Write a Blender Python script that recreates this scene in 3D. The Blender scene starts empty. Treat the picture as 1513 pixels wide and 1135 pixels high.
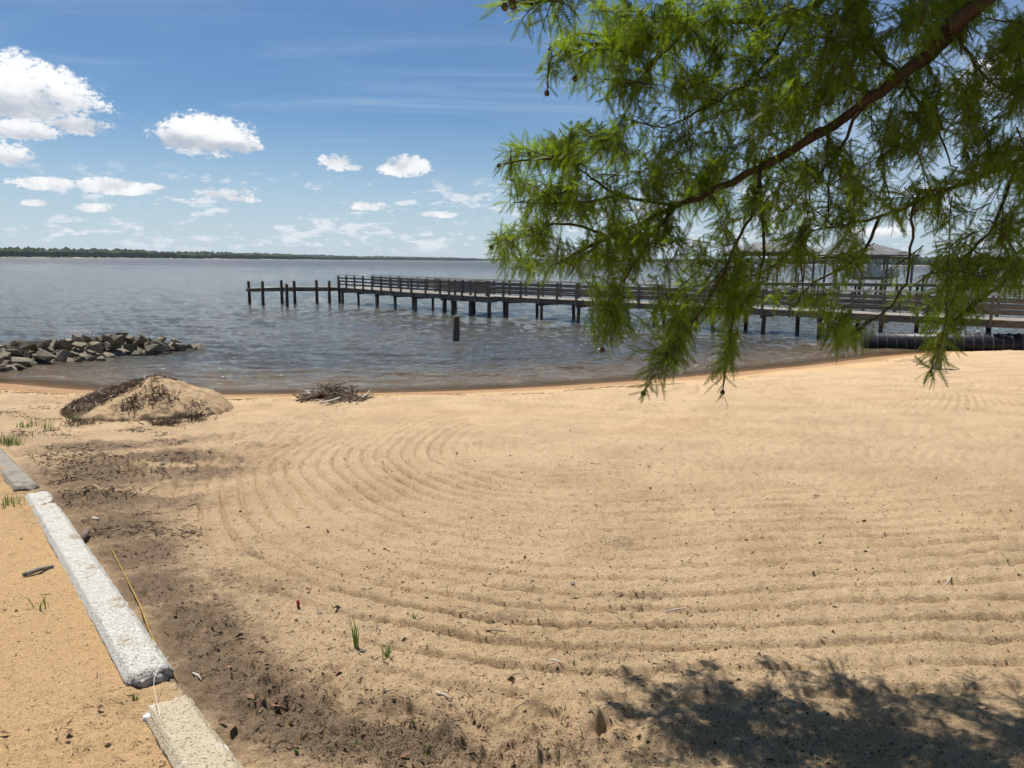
import bpy, bmesh, math, random
import numpy as np
from mathutils import Vector, Matrix, Quaternion
random.seed(7); rng = np.random.default_rng(7)
S = bpy.context.scene; COL = S.collection
R = math.radians
# ------------------------------------------------------------------ camera
FPX, CX, CY = 1090.0, 756.5, 567.5
CAMZ = 3.1; PITCH = R(9.45); ROLL = 0.009
cp, sp_ = math.cos(PITCH), math.sin(PITCH)
F = Vector((0, cp, -sp_)); r0 = Vector((1, 0, 0)); u0 = Vector((0, sp_, cp))
RV = r0*math.cos(ROLL)+u0*math.sin(ROLL); UV = -r0*math.sin(ROLL)+u0*math.cos(ROLL)
CAMP = Vector((0, 0, CAMZ))
cam = bpy.data.cameras.new('camera'); camo = bpy.data.objects.new('camera', cam); COL.objects.link(camo)
m = Matrix.Identity(4)
for i in range(3):
    m[i][0] = RV[i]; m[i][1] = UV[i]; m[i][2] = -F[i]; m[i][3] = CAMP[i]
camo.matrix_world = m
cam.sensor_fit = 'HORIZONTAL'; cam.sensor_width = 36; cam.lens = FPX/1513*36
cam.clip_start = 0.05; cam.clip_end = 30000
cam.dof.use_dof = True; cam.dof.focus_distance = 7.0; cam.dof.aperture_fstop = 14
S.camera = camo
cy_ = S.cycles; cy_.use_adaptive_sampling = True; cy_.adaptive_threshold = .025; cy_.max_bounces = 5; cy_.diffuse_bounces = 3; cy_.glossy_bounces = 3; cy_.transmission_bounces = 3; cy_.transparent_max_bounces = 6; cy_.volume_bounces = 0
# ------------------------------------------------------------------ light
SUN_EL, SUN_AZ = R(63), R(-33)      # azimuth from +Y, negative = to the left
sdir = Vector((math.sin(SUN_AZ)*math.cos(SUN_EL), math.cos(SUN_AZ)*math.cos(SUN_EL), math.sin(SUN_EL)))
sl = bpy.data.lights.new('sun', 'SUN'); sl.energy = 5.0; sl.angle = R(0.53); sl.color = (1, .955, .88)
so = bpy.data.objects.new('sun', sl); COL.objects.link(so)
so.rotation_euler = sdir.to_track_quat('Z', 'Y').to_euler(); so.location = (0, 0, 50)
S.view_settings.view_transform = 'Standard'; S.view_settings.look = 'None'
S.view_settings.exposure = 0.42; S.view_settings.gamma = 1

def ray(px, py): return (F*FPX+RV*(px-CX)+UV*(CY-py)).normalized()
def onz(px, py, z=0.0):
    d = ray(px, py); return CAMP+d*((z-CAMZ)/d.z)
def atd(px, py, depth):                      # depth measured along y
    d = ray(px, py); return CAMP+d*(depth/d.y)
def azel(px, py):
    d = ray(px, py); return math.atan2(d.x, d.y), math.asin(d.z)

# ------------------------------------------------------------------ world: sky and clouds
W = bpy.data.worlds.new('World'); S.world = W; W.use_nodes = True
nt = W.node_tree; nt.nodes.clear()
class NB:
    def __init__(s, nt): s.nt = nt
    def n(s, t, **k):
        x = s.nt.nodes.new(t)
        for a, b in k.items(): setattr(x, a, b)
        return x
    def l(s, a, b): s.nt.links.new(a, b)
    def put(s, sock, v):
        if hasattr(v, 'is_linked') or isinstance(v, bpy.types.NodeSocket): s.l(v, sock)
        else: sock.default_value = v
    def m(s, op, a, b=None, c=None, clamp=False):
        x = s.n('ShaderNodeMath', operation=op, use_clamp=clamp)
        for i, v in enumerate((a, b, c)):
            if v is not None: s.put(x.inputs[i], v)
        return x.outputs[0]
    def ss(s, v, a, b, lo=0.0, hi=1.0):
        x = s.n('ShaderNodeMapRange', interpolation_type='SMOOTHSTEP'); s.put(x.inputs[0], v)
        x.inputs[1].default_value = a; x.inputs[2].default_value = b; x.inputs[3].default_value = lo; x.inputs[4].default_value = hi
        return x.outputs[0]
    def noise(s, vec, scale, detail=4, rough=.55, dist=0.0, lac=2.0):
        x = s.n('ShaderNodeTexNoise'); x.inputs['Scale'].default_value = scale; x.inputs['Detail'].default_value = detail
        x.inputs['Roughness'].default_value = rough; x.inputs['Distortion'].default_value = dist; x.inputs['Lacunarity'].default_value = lac
        if vec is not None: s.l(vec, x.inputs['Vector'])
        return x.outputs[0]
    def mix(s, f, a, b, typ='MIX'):
        x = s.n('ShaderNodeMix', data_type='RGBA', blend_type=typ); s.put(x.inputs[0], f)
        s.put(x.inputs[6], a); s.put(x.inputs[7], b); return x.outputs[2]
    def map(s, vec, scale=(1, 1, 1), rot=(0, 0, 0), loc=(0, 0, 0)):
        x = s.n('ShaderNodeMapping'); s.l(vec, x.inputs[0]); x.inputs['Scale'].default_value = scale
        x.inputs['Rotation'].default_value = rot; x.inputs['Location'].default_value = loc; return x.outputs[0]
    def comb(s, x, y, z):
        c = s.n('ShaderNodeCombineXYZ'); s.put(c.inputs[0], x); s.put(c.inputs[1], y); s.put(c.inputs[2], z); return c.outputs[0]
b = NB(nt)
sky = b.n('ShaderNodeTexSky', sky_type='NISHITA'); sky.sun_disc = False
sky.sun_elevation = SUN_EL; sky.sun_rotation = SUN_AZ
sky.altitude = 0; sky.air_density = 1.0; sky.dust_density = 0.25; sky.ozone_density = 1.6
bg = b.n('ShaderNodeBackground'); bg.inputs[1].default_value = 0.050; b.l(b.mix(1.0, sky.outputs[0], (.72, .98, 1.22, 1), 'MULTIPLY'), bg.inputs[0])
tc = b.n('ShaderNodeTexCoord'); D = tc.outputs['Generated']
sep = b.n('ShaderNodeSeparateXYZ'); b.l(D, sep.inputs[0]); dx, dy, dz = sep.outputs
AZ = b.m('ARCTAN2', dx, dy); EL = b.m('ARCSINE', dz)
CL = [(44,146,80,46,30),(2,125,58,34,34),(118,184,36,12,12),(25,190,46,12,13),(2,228,40,17,13),(300,203,66,28,22),(262,197,32,22,18),(350,214,36,14,11),
      (497,240,26,14,9),(520,247,14,6,5),(598,244,36,17,14),(160,275,42,12,9),(186,281,30,8,6),(67,272,38,8,8),(330,288,38,10,9),(350,294,28,6,6),(228,276,14,5,4),(545,304,26,8,6),
      (650,317,36,5,5),(56,300,20,5,5),(135,307,22,6,5),
      (1290,345,40,12,10),(1500,120,70,40,30),(1750,200,90,40,30),(-160,190,80,40,30),(-330,110,110,50,40),(2100,150,110,50,36)]
mx = None; vs = None
AE = b.comb(AZ, EL, 0.0)
def vm(op, a_, c_=None):
    x = b.n('ShaderNodeVectorMath', operation=op)
    for i, v in enumerate((a_, c_)):
        if v is not None: b.put(x.inputs[i], v)
    return x
for i, (px, py, hw, ht, hb) in enumerate(CL):
    a0, e0 = azel(px, py)
    q = vm('MULTIPLY', vm('SUBTRACT', AE, (a0, e0, 0)).outputs[0], (FPX/hw, FPX/(ht if i < 8 else (ht+hb)*.5), 0)).outputs[0]
    if i < 8 or 20 < i:
        sp3 = b.n('ShaderNodeSeparateXYZ'); b.l(q, sp3.inputs[0])
        v = b.m('MAXIMUM', sp3.outputs[1], b.m('MULTIPLY', sp3.outputs[1], ht/hb))
        v = b.m('ADD', b.m('MAXIMUM', sp3.outputs[1], 0.0), b.m('MULTIPLY', b.m('MINIMUM', sp3.outputs[1], 0.0), ht/hb))
        val = b.m('SUBTRACT', 1.0, b.m('MULTIPLY_ADD', sp3.outputs[0], sp3.outputs[0], b.m('MULTIPLY', v, v)))
        w = b.m('MULTIPLY', b.m('MAXIMUM', b.m('ADD', val, .3), 0.0), v); vs = w if vs is None else b.m('ADD', vs, w)
    else:
        val = b.m('SUBTRACT', 1.0, vm('DOT_PRODUCT', q, q).outputs['Value'])
    mx = val if mx is None else b.m('MAXIMUM', mx, val)
W.cycles.sampling_method = 'MANUAL'; W.cycles.sample_map_resolution = 512
Ds = b.map(D, scale=(1, 1, 1.5))
n1 = b.noise(Ds, 26, 9, .62, .25); n2 = b.noise(Ds, 9, 6, .6)
n1c = b.noise(Ds, 95, 5, .65)
ed = b.m('MULTIPLY_ADD', b.m('SUBTRACT', n1, .5), 3.0, b.m('MULTIPLY', b.m('SUBTRACT', n2, .5), 1.2))
f1 = b.m('ADD', b.m('MULTIPLY', b.m('MAXIMUM', mx, -1.5), 1.0), ed)
n1d = b.noise(Ds, 210, 4, .6)
f1 = b.m('ADD', f1, b.m('MULTIPLY', b.m('SUBTRACT', n1c, .5), 1.6)); f1 = b.m('ADD', f1, b.m('MULTIPLY', b.m('SUBTRACT', n1d, .5), 1.5))
cm = b.ss(f1, -.10, .62)
# many small far cumulus on a plane layer
inv = b.m('DIVIDE', 1.0, b.m('MAXIMUM', dz, .015))
P = b.comb(b.m('MULTIPLY', dx, inv), b.m('MULTIPLY', dy, inv), 0.0)
Dl = b.map(D, scale=(1, 1, 3.2)); n3 = b.noise(Dl, 34, 6, .62, .2); n3b = b.noise(Dl, 7, 2, .5)
fc = b.m('ADD', n3, b.m('MULTIPLY', b.m('SUBTRACT', n3b, .5), .5))
lowm = b.m('MULTIPLY', b.ss(EL, .004, .02), b.ss(EL, .075, .12, 1, 0))
cm2 = b.m('MULTIPLY', b.m('MULTIPLY', b.ss(fc, .515, .66), lowm), .85)
# high thin veil
Pv = b.map(P, scale=(.5, 1.5, 1), rot=(0, 0, R(35)))
n4 = b.noise(Pv, .55, 8, .62, .8)
Pw = b.map(P, scale=(.6, 1.5, 1), rot=(0, 0, R(-52)))
n5 = b.noise(Pw, .5, 8, .65, .6)
veil = b.m('MULTIPLY', b.ss(n4, .46, .8), b.ss(EL, .04, .14, .75, .55))
veil = b.m('MAXIMUM', veil, b.m('MULTIPLY', b.ss(n5, .48, .8), .5))
veil = b.m('MULTIPLY', veil, b.ss(EL, .16, .36, .95, .25))
ver = b.m('MULTIPLY', b.m('MULTIPLY', b.ss(AZ, -.15, .5), b.ss(EL, .08, .38, 1, 0)), .5)
veil = b.m('MAXIMUM', veil, ver)
low_haze = b.ss(EL, -.02, .20, .72, 0)
veil = b.m('MAXIMUM', veil, low_haze)
shade = b.m('MULTIPLY_ADD', b.m('SUBTRACT', n1, .5), 1.7, b.m('MULTIPLY', vs, .55))
shade = b.ss(shade, -.55, .35)
ccol = b.mix(shade, (.50, .55, .63, 1), (.98, .99, 1.0, 1))
bgc = b.n('ShaderNodeBackground'); b.l(ccol, bgc.inputs[0]); bgc.inputs[1].default_value = .76
bgv = b.n('ShaderNodeBackground'); bgv.inputs[0].default_value = (.74, .87, 1.0, 1); bgv.inputs[1].default_value = .62
bgl = b.n('ShaderNodeBackground'); bgl.inputs[0].default_value = (.86, .90, .96, 1); bgl.inputs[1].default_value = .70
x1 = b.n('ShaderNodeMixShader'); b.l(veil, x1.inputs[0]); b.l(bg.outputs[0], x1.inputs[1]); b.l(bgv.outputs[0], x1.inputs[2])
x2 = b.n('ShaderNodeMixShader'); b.l(cm2, x2.inputs[0]); b.l(x1.outputs[0], x2.inputs[1]); b.l(bgl.outputs[0], x2.inputs[2])
x3 = b.n('ShaderNodeMixShader'); b.l(cm, x3.inputs[0]); b.l(x2.outputs[0], x3.inputs[1]); b.l(bgc.outputs[0], x3.inputs[2])
wo = b.n('ShaderNodeOutputWorld'); b.l(x3.outputs[0], wo.inputs[0])

# ------------------------------------------------------------------ numpy noise
def _h(ix, iy, s):
    h = (ix.astype(np.int64)*374761393+iy.astype(np.int64)*668265263+s*1442695041) & 0x7fffffff
    h = ((h ^ (h >> 13))*1274126177) & 0x7fffffff
    return ((h ^ (h >> 16)) & 0xffff)/65535.0
def vn(x, y, s=0):
    ix = np.floor(x); iy = np.floor(y); fx = x-ix; fy = y-iy
    fx = fx*fx*(3-2*fx); fy = fy*fy*(3-2*fy); ix = ix.astype(np.int64); iy = iy.astype(np.int64)
    a = _h(ix, iy, s); c = _h(ix+1, iy, s); d = _h(ix, iy+1, s); e = _h(ix+1, iy+1, s)
    return (a*(1-fx)+c*fx)*(1-fy)+(d*(1-fx)+e*fx)*fy
def fbm(x, y, o=4, s=0, g=.5):
    t = np.zeros_like(x, dtype=float); a = 1.; n = 0
    for k in range(o):
        t += a*vn(x*2**k+17.3*k, y*2**k-9.1*k, s+k); n += a; a *= g
    return t/n-.5
def sst(x, a, c):
    t = np.clip((x-a)/(c-a), 0, 1); return t*t*(3-2*t)

# ------------------------------------------------------------------ ground shape
shore_px = [(0,566),(110,576),(220,581),(330,584),(450,583),(560,581),(680,578),(770,574),(900,566),(1000,559),(1080,551),(1200,540),(1300,527),(1400,519)]
sh = [(-90,26),(-40,19),(-22,16.6)]+[(p.x, p.y) for p in (onz(*q) for q in shore_px)]+[(19.5,26.3),(26,26.0),(45,27),(90,31)]
shx = np.array([q[0] for q in sh]); shy = np.array([q[1] for q in sh])
gx = np.linspace(-90, 90, 3601); gy = np.interp(gx, shx, shy)
ker = np.exp(-np.linspace(-2, 2, 41)**2); ker /= ker.sum()
gy = np.convolve(np.pad(gy, 20, mode='edge'), ker, 'valid'); gsl = np.gradient(gy, gx)
ps = np.array([-9000,-500,-40,-8,-2,0,1.2,3,8,13,16.5,22,60,9000.]); pz = np.array([-8,-6,-2.4,-.75,-.2,0,.15,.40,.84,1.27,1.52,1.62,1.8,2.0])
tsx = np.linspace(-12, 30, 2101); tz = np.interp(tsx, ps, pz)
k2 = np.exp(-np.linspace(-2, 2, 31)**2); k2 /= k2.sum(); tz = np.convolve(np.pad(tz, 15, mode='edge'), k2, 'valid')
def inland(x, y):
    x = np.asarray(x, float); y = np.asarray(y, float)
    return (np.interp(x, gx, gy)-y)/np.sqrt(1+np.interp(x, gx, gsl)**2)
def G(x, y):
    s = inland(x, y)
    z = np.where((s > -11) & (s < 29), np.interp(s, tsx, tz), np.interp(s, ps, pz))
    return z
def hit(px, py, off=0.0):
    d = ray(px, py); a, c = .5, 80.0
    for k in range(60):
        mid = (a+c)/2; p = CAMP+d*mid
        if p.z > float(G(p.x, p.y))+off: a = mid
        else: c = mid
    return CAMP+d*c
def hxy(px, py):
    p = hit(px, py); return (p.x, p.y)

# masks of soil, placed on the ground
def blobs(lst, x, y):
    t = np.zeros_like(x)
    for (cx, cy, rx, ry, ang, st) in lst:
        c, s = math.cos(ang), math.sin(ang); dx_ = x-cx; dy_ = y-cy
        u = (dx_*c+dy_*s)/rx; v = (-dx_*s+dy_*c)/ry
        t = np.maximum(t, st*np.exp(-(u*u+v*v)))
    return t
SOIL = [(*hxy(px, py), rx, ry, a, st) for px, py, rx, ry, a, st in [
 (140,700,.9,.5,2.2,.85),(110,740,.5,.32,2.2,1.1),(230,680,1.0,.42,0,.8),(160,660,1.0,.4,0,.75),(170,745,.8,.45,0,.85),(290,700,.7,.4,0,.6),(60,690,.5,.3,2.2,.4),(175,775,.55,.38,2.2,1.0),(205,815,.5,.33,2.2,1.0),(230,860,.40,.28,2.2,.9),(290,930,.45,.25,2.2,1.1),(340,1000,.42,.22,2.3,1.15),
 (400,1050,.38,.2,2.5,1.0),(480,1085,.33,.16,2.7,.95),(580,1095,.30,.14,2.9,1.0),(680,1115,.3,.12,2.9,.45),(860,1110,.35,.12,0,.3),(300,1100,.2,.15,0,.5),
 (180,1050,.22,.2,0,.6),(60,1110,.35,.15,0,.35),(330,845,.35,.12,2.4,.55),(380,800,.3,.12,0,.3),(600,1050,.3,.08,3.,.5)]]
DENT = [(*hxy(px, py), rx, ry, 0, st) for px, py, rx, ry, st in [(750,907,.15,.07,1),(955,878,.22,.07,1),(925,800,.13,.1,1),(365,815,.16,.10,.9),(400,862,.18,.1,.8),(920,737,.4,.18,.7),(890,965,.2,.05,.6),(540,1085,.2,.07,1.),(1110,780,.3,.1,.3)]]
A1 = np.array(hxy(30, 690)); A2 = np.array(hxy(330, 1120))
kd = (A2-A1)/np.linalg.norm(A2-A1); kn = np.array([kd[1], -kd[0]])
if kn[0] > 0: kn = -kn                      # kn points to the left of the kerb line
def kerb_side(x, y): return (x-A1[0])*kn[0]+(y-A1[1])*kn[1]

def ground_detail(x, y):
    r = np.hypot(x, y); s = inland(x, y); side = kerb_side(x, y)
    wx = fbm(x*.5, y*.5, 2, 5)*.35+fbm(x*2.2, y*2.2, 2, 91)*.02
    xr = np.maximum(x-.5, 0); xa = np.minimum(x-.5, 0)*1.4+2.4*(1-np.exp(-xr/5))
    rA = np.hypot(xa, np.where(y < 8.6, (y-8.6)*.92, (y-8.6)*.6))+wx*.9
    rB = np.hypot(x-5.2, (y-17.2)*1.05)+wx*.8
    ang = np.arctan2(y-8, x-.5)
    wB = sst(6.6-rB, -.15, .25)
    per = .20
    rC = 8.6-y+.16*x-.012*x*x+wx*.6
    wC = sst(x+.5*(y-8.6), .2, 1.6)*sst(y, 7.0, 8.6)+sst(2.6-rA, 0, 1.2)*sst(x, -.5, .5); wC = np.clip(wC, 0, 1)
    phA = rA/per*2*np.pi; phB = rB/(per*1.02)*2*np.pi
    pr = lambda p: .6-2.2*np.exp(-(np.sin(p/2)/.28)**2)+.5*np.exp(-((np.sin(p/2+.55))/.25)**2)
    fur = (pr(phA)*(1-wC)+pr(rC/per*2*np.pi)*wC*.7)*(1-wB)+pr(phB)*wB
    amp = .0175*(1-.4*sst(x-.3*(9-y), .5, 3.5))*(.5+1.0*vn(x*.9, y*.9, 33)**1.2)*(.5+1.0*vn(rA*4.1, ang*2., 44))*(.6+.8*vn(x*6, y*6, 45))*np.where(y < 5.5, .8, 1)
    mk = sst(rA, 7.3, 6.4)*0
    mk = (1-.9*sst(2.0-rA, 0, .9)*(1-wC))*np.where(x < .5, sst(-rA, -(6.0+.12*np.clip(y-7, 0, 6)), -(5.3+.12*np.clip(y-7, 0, 6))), 1.0)*sst(s, 1.9, 3.2)*sst(-side, .3, .9)*sst(y, 2.3, 3.2)
    gro = np.clip(np.exp(-(np.sin(phA/2)/.24)**2)*(1-wB)*(1-wC)+np.exp(-(np.sin(phB/2)/.24)**2)*wB, 0, 1)*mk
    soil = blobs(SOIL, x, y); dent = blobs(DENT, x, y)+.60*gro*np.clip(vn(x*2.1, y*2.1, 46)*1.6-.15, 0, 1)*(.5+vn(x*11, y*11, 47))
    z = fur*amp*mk*(1-.8*np.clip(soil, 0, 1))
    inn = sst(s, .6, 2.5)
    z = z+inn*(fbm(x*1.1, y*1.1, 3, 1)*.07+fbm(x*5, y*5, 3, 2)*.028+fbm(x*15, y*15, 3, 3)*.026*(1+1.2*np.clip(soil, 0, 1))*np.clip(1.35-y/14, .45, 1.1))
    fine = fbm(x*45, y*45, 2, 8); z = z+inn*(fine*.013+np.maximum(fbm(x*30, y*30, 2, 9)-.14, 0)*.05)*(1+.8*np.clip(soil, 0, 1))*np.clip(8/np.maximum(y, 1), .3, 1)
    # soft dunes at the left near the mound
    lf = sst(-x, 1.8, 3.2)*sst(y, 4.5, 6.5)*inn
    z = z+lf*(fbm(x*1.3, y*1.6, 4, 21)*.20+np.abs(fbm(x*4, y*5, 3, 22))*.10)
    clod = np.clip(blobs([(*hxy(130,745),.6,.4,2.2,1.),(*hxy(200,690),1.1,.6,0,1.),(*hxy(800,1080),.5,.2,0,.9),(*hxy(430,1020),.3,.2,0,.5),(*hxy(640,1030),.4,.1,0,.6)], x, y), 0, 1)
    z = z+clod*np.maximum(fbm(x*9, y*9, 3, 61), 0)*.30+clod*np.maximum(fbm(x*22, y*22, 2, 62), 0)*.12
    z = z-np.where(gro > .02, np.minimum(dent, .9)*.006, dent*.022)-np.clip(soil, 0, 1)*.015*(side < 0)
    z = np.where(side > -.02, z*.55+.015, z)
    return z, soil, dent, s, side

def make_mesh(name, V, Fq, mat, smooth=True):
    me = bpy.data.meshes.new(name); V = np.asarray(V, np.float32); Fq = np.asarray(Fq, np.int32)
    k = Fq.shape[1]
    me.vertices.add(len(V)); me.vertices.foreach_set('co', V.ravel())
    me.loops.add(Fq.size); me.loops.foreach_set('vertex_index', Fq.ravel())
    me.polygons.add(len(Fq)); me.polygons.foreach_set('loop_start', np.arange(0, Fq.size, k, dtype=np.int32))
    me.polygons.foreach_set('loop_total', np.full(len(Fq), k, np.int32))
    me.polygons.foreach_set('use_smooth', np.full(len(Fq), smooth, bool))
    me.update(calc_edges=True)
    if mat: me.materials.append(mat)
    return me
def link(name, me, parent=None, label=None, cat=None, group=None, kind=None):
    o = bpy.data.objects.new(name, me); COL.objects.link(o)
    if parent: o.parent = parent
    if label: o['label'] = label
    if cat: o['category'] = cat
    if group: o['group'] = group
    if kind: o['kind'] = kind
    return o
def empty(name, loc, label, cat, group=None):
    o = link(name, None, None, label, cat, group); o.location = loc; o.empty_display_size = .2; return o
def vcol(me, name, arr):
    a = me.attributes.new(name, 'FLOAT_COLOR', 'POINT'); c = np.ones((len(me.vertices), 4), np.float32); c[:, :arr.shape[1]] = arr
    a.data.foreach_set('color', c.ravel())

# ------------------------------------------------------------------ materials
def mat(name):
    mt = bpy.data.materials.new(name); mt.use_nodes = True; t = mt.node_tree; t.nodes.clear()
    q = NB(t); o = q.n('ShaderNodeOutputMaterial'); p = q.n('ShaderNodeBsdfPrincipled'); q.l(p.outputs[0], o.inputs[0])
    g = q.n('ShaderNodeNewGeometry').outputs['Position']
    return mt, q, p, g, o
def bump(q, p, h, strength, dist):
    x = q.n('ShaderNodeBump'); x.inputs['Strength'].default_value = strength; x.inputs['Distance'].default_value = dist
    q.l(h, x.inputs['Height']); q.l(x.outputs[0], p.inputs['Normal']); return x
def sand_mat():
    mt, q, p, g, o = mat('sand')
    at = q.n('ShaderNodeAttribute', attribute_name='mask'); se = q.n('ShaderNodeSeparateColor'); q.l(at.outputs[0], se.inputs[0])
    soil, wet, orange = se.outputs
    a = q.noise(g, 1.3, 5, .6); c = q.noise(g, 14, 5, .65); d = q.noise(g, 130, 3, .7); e = q.noise(g, 420, 2, .6)
    col = q.mix(q.ss(a, .35, .68), (.66, .49, .315, 1), (.55, .40, .25, 1))
    col = q.mix(q.m('MULTIPLY', orange, .85), col, (.70, .465, .24, 1))
    gr = q.mix(q.ss(d, .3, .7), (.62, .58, .52, 1), (1.25, 1.25, 1.22, 1))
    col = q.mix(.8, col, gr, 'MULTIPLY')
    gr2 = q.mix(q.ss(e, .3, .7), (.72, .69, .64, 1), (1.18, 1.18, 1.16, 1)); col = q.mix(.75, col, gr2, 'MULTIPLY')
    so_ = q.ss(q.m('ADD', soil, q.m('ADD', q.m('MULTIPLY', q.m('SUBTRACT', c, .5), 1.3), q.m('MULTIPLY', q.m('SUBTRACT', d, .5), .7))), .10, .95)
    soc = q.mix(q.ss(d, .3, .7), (.15, .102, .063, 1), (.26, .182, .116, 1))
    col = q.mix(q.m('MULTIPLY', so_, .9), col, soc)
    fl = q.ss(q.noise(g, 62, 4, .75), .575, .64)
    col = q.mix(q.m('MULTIPLY', fl, .68), col, (.10, .068, .042, 1))
    wc = q.mix(q.ss(d, .25, .7), (.30, .175, .085, 1), (.46, .28, .14, 1))
    wf = q.ss(q.m('ADD', wet, q.m('MULTIPLY', q.m('SUBTRACT', c, .5), .25)), .35, .7)
    col = q.mix(wf, col, wc)
    q.l(col, p.inputs['Base Color'])
    q.l(q.ss(wet, .8, 1.0, .95, .35), p.inputs['Roughness']); p.inputs['Specular IOR Level'].default_value = .2
    hh = q.m('ADD', q.m('MULTIPLY', d, .6), q.m('MULTIPLY', e, .4)); bump(q, p, q.m('ADD', hh, q.m('MULTIPLY', c, .8)), 1.0, .022)
    return mt
M_SAND = sand_mat()
def simple(name, c1, c2, scale=8, rough=.85, bs=.5, bd=.01, stretch=(1, 1, 1), c3=None, obj=False):
    mt, q, p, g, o = mat(name)
    if obj: g = q.n('ShaderNodeTexCoord').outputs['Object']
    v = q.map(g, scale=stretch); a = q.noise(v, scale, 6, .65); d = q.noise(v, scale*6, 4, .6)
    col = q.mix(q.ss(a, .3, .7), (*c1, 1), (*c2, 1))
    if c3: col = q.mix(q.ss(d, .52, .66), col, (*c3, 1))
    oi = q.n('ShaderNodeObjectInfo').outputs['Random']
    br = q.m('MULTIPLY_ADD', oi, .4, .8); hs = q.n('ShaderNodeHueSaturation'); q.l(col, hs.inputs['Color']); q.l(br, hs.inputs['Value'])
    q.l(hs.outputs[0], p.inputs['Base Color']); p.inputs['Roughness'].default_value = rough; p.inputs['Specular IOR Level'].default_value = .25
    bump(q, p, q.m('ADD', a, q.m('MULTIPLY', d, .5)), bs, bd)
    return mt
M_WOOD = simple('weathered_wood', (.13, .112, .09), (.24, .215, .18), 3, .85, .5, .006, (1, 1, 6), (.08, .068, .055))
M_DECK = simple('deck_boards', (.26, .235, .20), (.36, .33, .28), 4, .85, .4, .005)
M_PILE = simple('pile_wood', (.055, .042, .03), (.12, .095, .07), 5, .8, .7, .012, (3, 3, .5), (.035, .028, .02))
M_POST = simple('grey_post', (.20, .185, .16), (.36, .34, .30), 6, .9, .7, .01, (3, 3, .4), (.10, .09, .075))
M_ROCK = simple('riprap_stone', (.12, .10, .072), (.27, .23, .165), 3.0, .85, .8, .03, (1, 1, 1), (.075, .065, .05))
M_STICK = simple('driftwood', (.12, .09, .065), (.25, .20, .15), 14, .9, .4, .004)
M_PALE = simple('bleached_wood', (.5, .46, .40), (.68, .64, .58), 14, .85, .3, .003)
M_LITTER = simple('dry_litter', (.055, .036, .022), (.15, .10, .062), 23, .9, .2, .002)
M_SPECK = simple('dark_specks', (.045, .032, .02), (.12, .082, .05), 31, .9, .2, .002)
M_CLOD = simple('soil_clod', (.17, .12, .078), (.30, .22, .145), 23, .95, .3, .004)
M_LEAFD = simple('dead_leaf', (.12, .062, .034), (.26, .15, .085), 20, .7, .3, .002)
M_BARK = simple('cypress_bark', (.055, .036, .026), (.12, .075, .05), 10, .9, .8, .006, (1, 1, .4), (.05, .035, .025))
M_TWIG = simple('twig_bark', (.05, .034, .022), (.10, .066, .04), 30, .85, .3, .002)
M_CONE = simple('cone_scales', (.045, .042, .02), (.09, .07, .04), 80, .8, .6, .003)
M_ROOF = simple('metal_roof', (.15, .148, .145), (.22, .215, .21), 1, .55, .1, .005)
M_WHITE = simple('white_paint', (.62, .63, .64), (.74, .75, .76), 3, .5, .1, .002)
M_PIPE = simple('black_pipe', (.012, .013, .016), (.026, .028, .032), 5, .38, .2, .004)
M_RIB = simple('pipe_rib', (.055, .055, .06), (.11, .11, .115), 5, .3, .2, .004)  # paler than the pipe wall: a grey highlight put into the rib colour
M_CORD = simple('yellow_cord', (.26, .155, .03), (.38, .24, .045), 30, .6, .3, .001)
M_LINE = simple('fishing_line', (.55, .55, .52), (.7, .7, .68), 30, .4, .1, .001)
M_PEB = simple('pebble', (.14, .12, .10), (.28, .25, .21), 30, .7, .3, .002)
def concrete(name, c1, c2, dirt, dt, pit):
    mt, q, p, g, o = mat(name)
    a = q.noise(g, 7, 6, .65); d = q.noise(g, 55, 5, .7); e = q.noise(g, 200, 3, .6); v = q.n('ShaderNodeTexVoronoi'); v.inputs['Scale'].default_value = 75; q.l(g, v.inputs['Vector'])
    col = q.mix(q.ss(d, .3, .7), (*c1, 1), (*c2, 1))
    col = q.mix(q.ss(a, dt, dt+.13), col, (*dirt, 1))
    pt = q.m('MULTIPLY', q.ss(v.outputs['Distance'], .10, .42, 1, 0), q.ss(e, .42, .6))
    col = q.mix(q.m('MULTIPLY', pt, pit), col, (.14, .12, .10, 1))
    q.l(col, p.inputs['Base Color']); p.inputs['Roughness'].default_value = .93; p.inputs['Specular IOR Level'].default_value = .2
    bump(q, p, q.m('ADD', q.m('SUBTRACT', d, q.m('MULTIPLY', pt, .8)), q.m('MULTIPLY', e, .5)), 1.0, .012); return mt
M_K1 = concrete('grey_concrete', (.26, .23, .19), (.38, .34, .28), (.20, .17, .13), .52, .5)
M_K2 = concrete('white_concrete', (.44, .42, .37), (.66, .64, .58), (.36, .28, .19), .55, .7)
M_K3 = concrete('tan_concrete', (.47, .39, .27), (.56, .47, .33), (.74, .69, .57), .54, .12)
def leafmat(name, c1, c2, c3, tr):
    mt, q, p, g, o = mat(name)
    a = q.noise(g, 5, 3, .6); d = q.noise(g, 60, 2, .6)
    col = q.mix(q.ss(a, .35, .65), (*c1, 1), (*c2, 1)); col = q.mix(q.ss(d, .52, .72), col, (*c3, 1))
    q.l(col, p.inputs['Base Color']); p.inputs['Roughness'].default_value = .5; p.inputs['Specular IOR Level'].default_value = .35
    t = q.n('ShaderNodeBsdfTranslucent'); tcx = q.mix(.75, col, (1.5, 1.55, .55, 1), 'MULTIPLY'); q.l(tcx, t.inputs[0])
    x = q.n('ShaderNodeMixShader'); x.inputs[0].default_value = tr; q.l(p.outputs[0], x.inputs[1]); q.l(t.outputs[0], x.inputs[2]); q.l(x.outputs[0], o.inputs[0])
    return mt
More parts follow.
